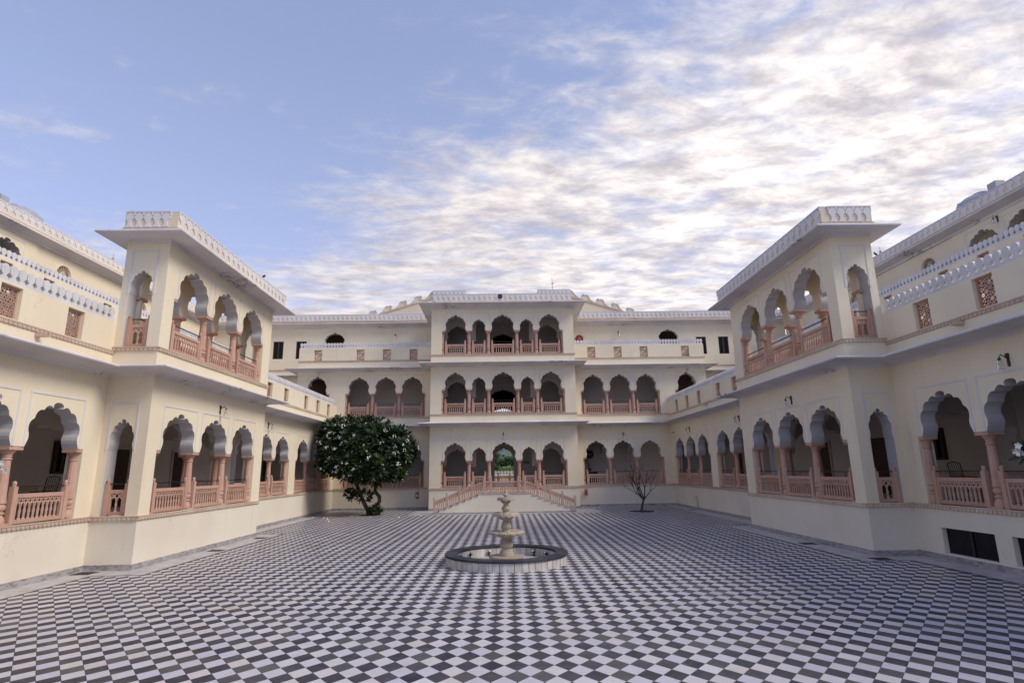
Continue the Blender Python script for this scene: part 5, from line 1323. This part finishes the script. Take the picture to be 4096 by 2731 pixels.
def bird(p_, rz, s_, where, m_='black_plastic'):
    t = thing('bird', where, 'bird', p_, 'birds on the parapets')
    M = Matrix.Translation(p_) @ Matrix.Rotation(R(rz), 4, 'Z') @ Matrix.Scale(s_, 4)
    bd_ = part(t, 'body', B().tube([(-0.16, 0, 0.05), (-0.10, 0, 0.07), (0, 0, 0.10), (0.08, 0, 0.15), (0.11, 0, 0.20), (0.135, 0, 0.215), (0.16, 0, 0.21)], [0.012, 0.03, 0.062, 0.055, 0.036, 0.034, 0.012], 10), m_, M, smooth=60)
    part(t, 'beak', B().tube([(0.155, 0, 0.212), (0.20, 0, 0.20)], [0.012, 0.003], 6), m_, M)
    part(t, 'tail', B().add([(-0.14, -0.02, 0.06), (-0.14, 0.02, 0.06), (-0.28, 0.035, 0.02), (-0.28, -0.035, 0.02), (-0.14, -0.02, 0.05), (-0.14, 0.02, 0.05), (-0.28, 0.035, 0.012), (-0.28, -0.035, 0.012)], [(0, 1, 2, 3), (7, 6, 5, 4), (0, 4, 5, 1), (1, 5, 6, 2), (2, 6, 7, 3), (3, 7, 4, 0)]), m_, M)
    for yy in (-0.025, 0.025): part(t, 'leg', B().tube([(0.01, yy, 0.06), (0.015, yy, 0.0)], 0.005, 5), m_, M)
bird((-11.36, 16.34, 10.32), 60, 0.45, 'small bird on the outer corner of the left pavilion parapet', 'grey_metal')
bird((-9.85, 22.5, 10.32), 80, 0.8, 'black crow on the left pavilion parapet near its far end')
bird((22.0, 31.3, 14.40), 190, 1.0, 'black crow on the right upper storey parapet')
t = thing('wasp_nest', 'dark clump stuck on the gate block parapet near its middle', 'nest', (-0.13, 37.9, 14.2))
rn_ = random.Random(4)
part(t, 'comb', B().lathe([(0.03, -0.17), (0.12, -0.13), (0.16, -0.03), (0.15, 0.07), (0.10, 0.14), (0.02, 0.16)], 14, rad=lambda i, r, z, a: (r * rn_.uniform(0.8, 1.15), z)), 'dark_wood', Matrix.Translation((-0.13, 37.87, 14.2)) @ Matrix.Diagonal((1, 0.45, 1, 1)))

# ------------------------------------------------------------------ what shows through the gate
t = thing('terrace_railing', 'orange sandstone railing beyond the gate passage', 'railing', (0, 55, 1.3))
tf = Fr(0, 54.6, 1, 0)
for a, c_ in ((-3.2, -1.62), (-1.62, -0.5), (-0.5, 0.55), (0.55, 1.65), (1.65, 3.2)): railing(t, tf, a, c_, 0, 1.24, mats='red_sandstone', bar=False)
part(t, 'terrace_base', B().box(-6, 6, 53.9, 54.9, 0, 1.24), 'pale_plinth')
t = thing('garden_wall', 'pale wall topped with white merlons beyond the gate passage', 'wall', (0, 62, 0))
gf2 = Fr(0, 62, 1, 0)
part(t, 'wall', gf2.box(B(), -8, 8, 0, -0.3, 0, 1.95), 'pale_plinth'); merlons(t, gf2, -3.0, 3.0, -0.13, 2.0, 0.34)
b = B(); rg_ = random.Random(8)
for _ in range(5200):
    x, y = rg_.uniform(-13, 13), rg_.uniform(66, 118); h = rg_.uniform(0.3, 0.75); a = rg_.uniform(0, 3.1); w = 0.25
    z0 = max(0.0, (y - 66) / 52 * 2.75)
    b.add([(x - w * math.cos(a), y - w * math.sin(a), z0), (x + w * math.cos(a), y + w * math.sin(a), z0), (x + rg_.uniform(-.2, .2), y, z0 + h * 0.5)], [(0, 1, 2)])
link('crop_field', b.mesh('crop_field', 'lawn_grass'), None, None, 'low bright green crop seen through the gate', 'crop', None, 'stuff')
struct('field', B().add([(-60, 63, -0.04), (60, 63, -0.04), (60, 66, 0.0), (-60, 66, 0.0), (60, 118, 2.75), (-60, 118, 2.75), (60, 140, 2.9), (-60, 140, 2.9)], [(0, 1, 2, 3), (3, 2, 4, 5), (5, 4, 6, 7)]), 'lawn_grass')
def leafy(th, c_, r_, n_, size, seed, m_='tree_foliage'):
    rn = random.Random(seed); b = B()
    sub = [(Vector((rn.uniform(-.6, .6) * r_[0], rn.uniform(-.6, .6) * r_[1], rn.uniform(-.6, .7) * r_[2])), rn.uniform(0.3, 0.55)) for _ in range(14)]
    for _ in range(n_):
        o_, k_ = rn.choice(sub); n = Vector((rn.gauss(0, 1), rn.gauss(0, 1), rn.gauss(0, 1))).normalized()
        p_ = Vector(c_) + o_ + Vector((n.x * r_[0], n.y * r_[1], n.z * r_[2])) * k_ * rn.uniform(0.7, 1.05)
        M = Matrix.Translation(p_) @ orient(n + Vector((rn.uniform(-.6, .6), rn.uniform(-.6, .6), 0.4))) @ Matrix.Rotation(rn.uniform(0, 6), 4, 'Z'); s_ = size * rn.uniform(0.6, 1.3)
        n0 = len(b.v); b.v += [tuple(M @ Vector(q_)) for q_ in ((-s_ * .5, 0, 0), (0, -s_, 0.1 * s_), (s_ * .5, 0, 0), (0, s_, 0.1 * s_))]; b.face(range(n0, n0 + 4))
    part(th, 'crown', b, m_)
for i, (x, y, z, r_, w_) in enumerate(((-1.75, 92, 4.0, (1.15, 1.5, 1.4), 'tall dark tree at the left of the gate view'), (1.9, 128, 4.2, (1.9, 2, 1.15), 'rounded green tree at the right of the gate view'), (-0.6, 132, 4.0, (1.9, 2, 0.95), 'low green tree in the middle of the gate view'), (-4.0, 120, 4.5, (2.0, 2, 2.8), 'far dark tree at the edge of the gate view'))):
    t = thing('garden_tree', w_, 'tree', (x, y, 1.0), 'trees seen through the gate')
    part(t, 'trunk', B().tube([(x, y, 0.5), (x + 0.1, y, 2.5), (x, y, z)], [0.22, 0.18, 0.1], 8), 'bark'); leafy(t, (x, y, z), r_, 1500, 0.2, 30 + i)
# hillside with a ruined tower
hb = B(); nx, ny = 60, 30; rh = random.Random(2)
for j in range(ny + 1):
    for i in range(nx + 1):
        x = -260 + 520 * i / nx; y = 170 + 260 * j / ny
        z = 42 * (1 - math.exp(-((y - 170) / 110) ** 1.6)) * (0.75 + 0.25 * math.cos((x - 30) / 90)) + 1.2 * math.sin(x * .13 + y * .07) + rh.uniform(-.6, .6) * (j > 0)
        hb.v.append((x, y, z if j else -0.5))
for j in range(ny):
    for i in range(nx):
        a = j * (nx + 1) + i; hb.face((a, a + 1, a + nx + 2, a + nx + 1))
struct('hill', hb, 'hill_green')
t = thing('ruined_tower', 'grey ruined stone tower on the hillside seen through the gate', 'tower', (-0.8, 205, 5))
tw = B(); tf2 = Fr(-0.9, 204, 1, 0)
tw.box(-1.9, -1.3, 204, 206, 0, 9.0); tw.box(-0.95, -0.65, 204, 206, 0, 9.0); tw.box(-0.25, 0.55, 204, 206, 0, 9.0); tw.box(-1.9, 0.55, 204, 206, 9.0, 9.25); tw.box(-1.9, 0.55, 204, 206, 0, 7.6)
part(t, 'tower_wall', tw, 'ruin_stone'); part(t, 'cornice', B().box(-2.05, 0.7, 203.8, 206.2, 9.25, 9.4), 'ruin_stone')

# wrought-iron chairs against the verandah walls
def iron_chair(sg, y, where):
    t = thing('iron_chair', 'black wrought-iron chair against the wall ' + where, 'chair', (sg * 14.3, y, 1.36))
    M = Matrix.Translation((sg * 14.3, y, 1.36)) @ Matrix.Rotation(R(90) * sg, 4, 'Z')      # local -y faces the courtyard
    w = 0.26
    part(t, 'seat', B().box(-w, w, -0.24, 0.22, 0.43, 0.455), 'black_metal', M)
    bk_ = B(); bk_.tube([(-w, 0.22, 0.44), (-w, 0.26, 0.8), (-w, 0.30, 1.12), (0, 0.31, 1.16), (w, 0.30, 1.12), (w, 0.26, 0.8), (w, 0.22, 0.44)], 0.016, 6)
    for i in range(5):
        x = -w + (i + 1) * 2 * w / 6; bk_.tube([(x, 0.235, 0.62), (x, 0.30, 1.13)], 0.008, 5)
    for z, yy in ((0.62, 0.24), (0.86, 0.268)): bk_.tube([(-w, yy, z), (w, yy, z)], 0.010, 5)
    part(t, 'backrest', bk_, 'black_metal', M)
    for x in (-w + 0.02, w - 0.02):
        for yy in (-0.22, 0.2): part(t, 'leg', B().tube([(x, yy, 0.43), (x, yy * 1.1, 0.0)], 0.014, 6), 'black_metal', M)
        part(t, 'armrest', B().tube([(x, 0.25, 0.72), (x, -0.15, 0.70), (x, -0.22, 0.62), (x, -0.2, 0.44)], 0.013, 6), 'black_metal', M)
iron_chair(-1, 18.4, 'behind the left near arches'); iron_chair(1, 18.05, 'behind the right near arches')
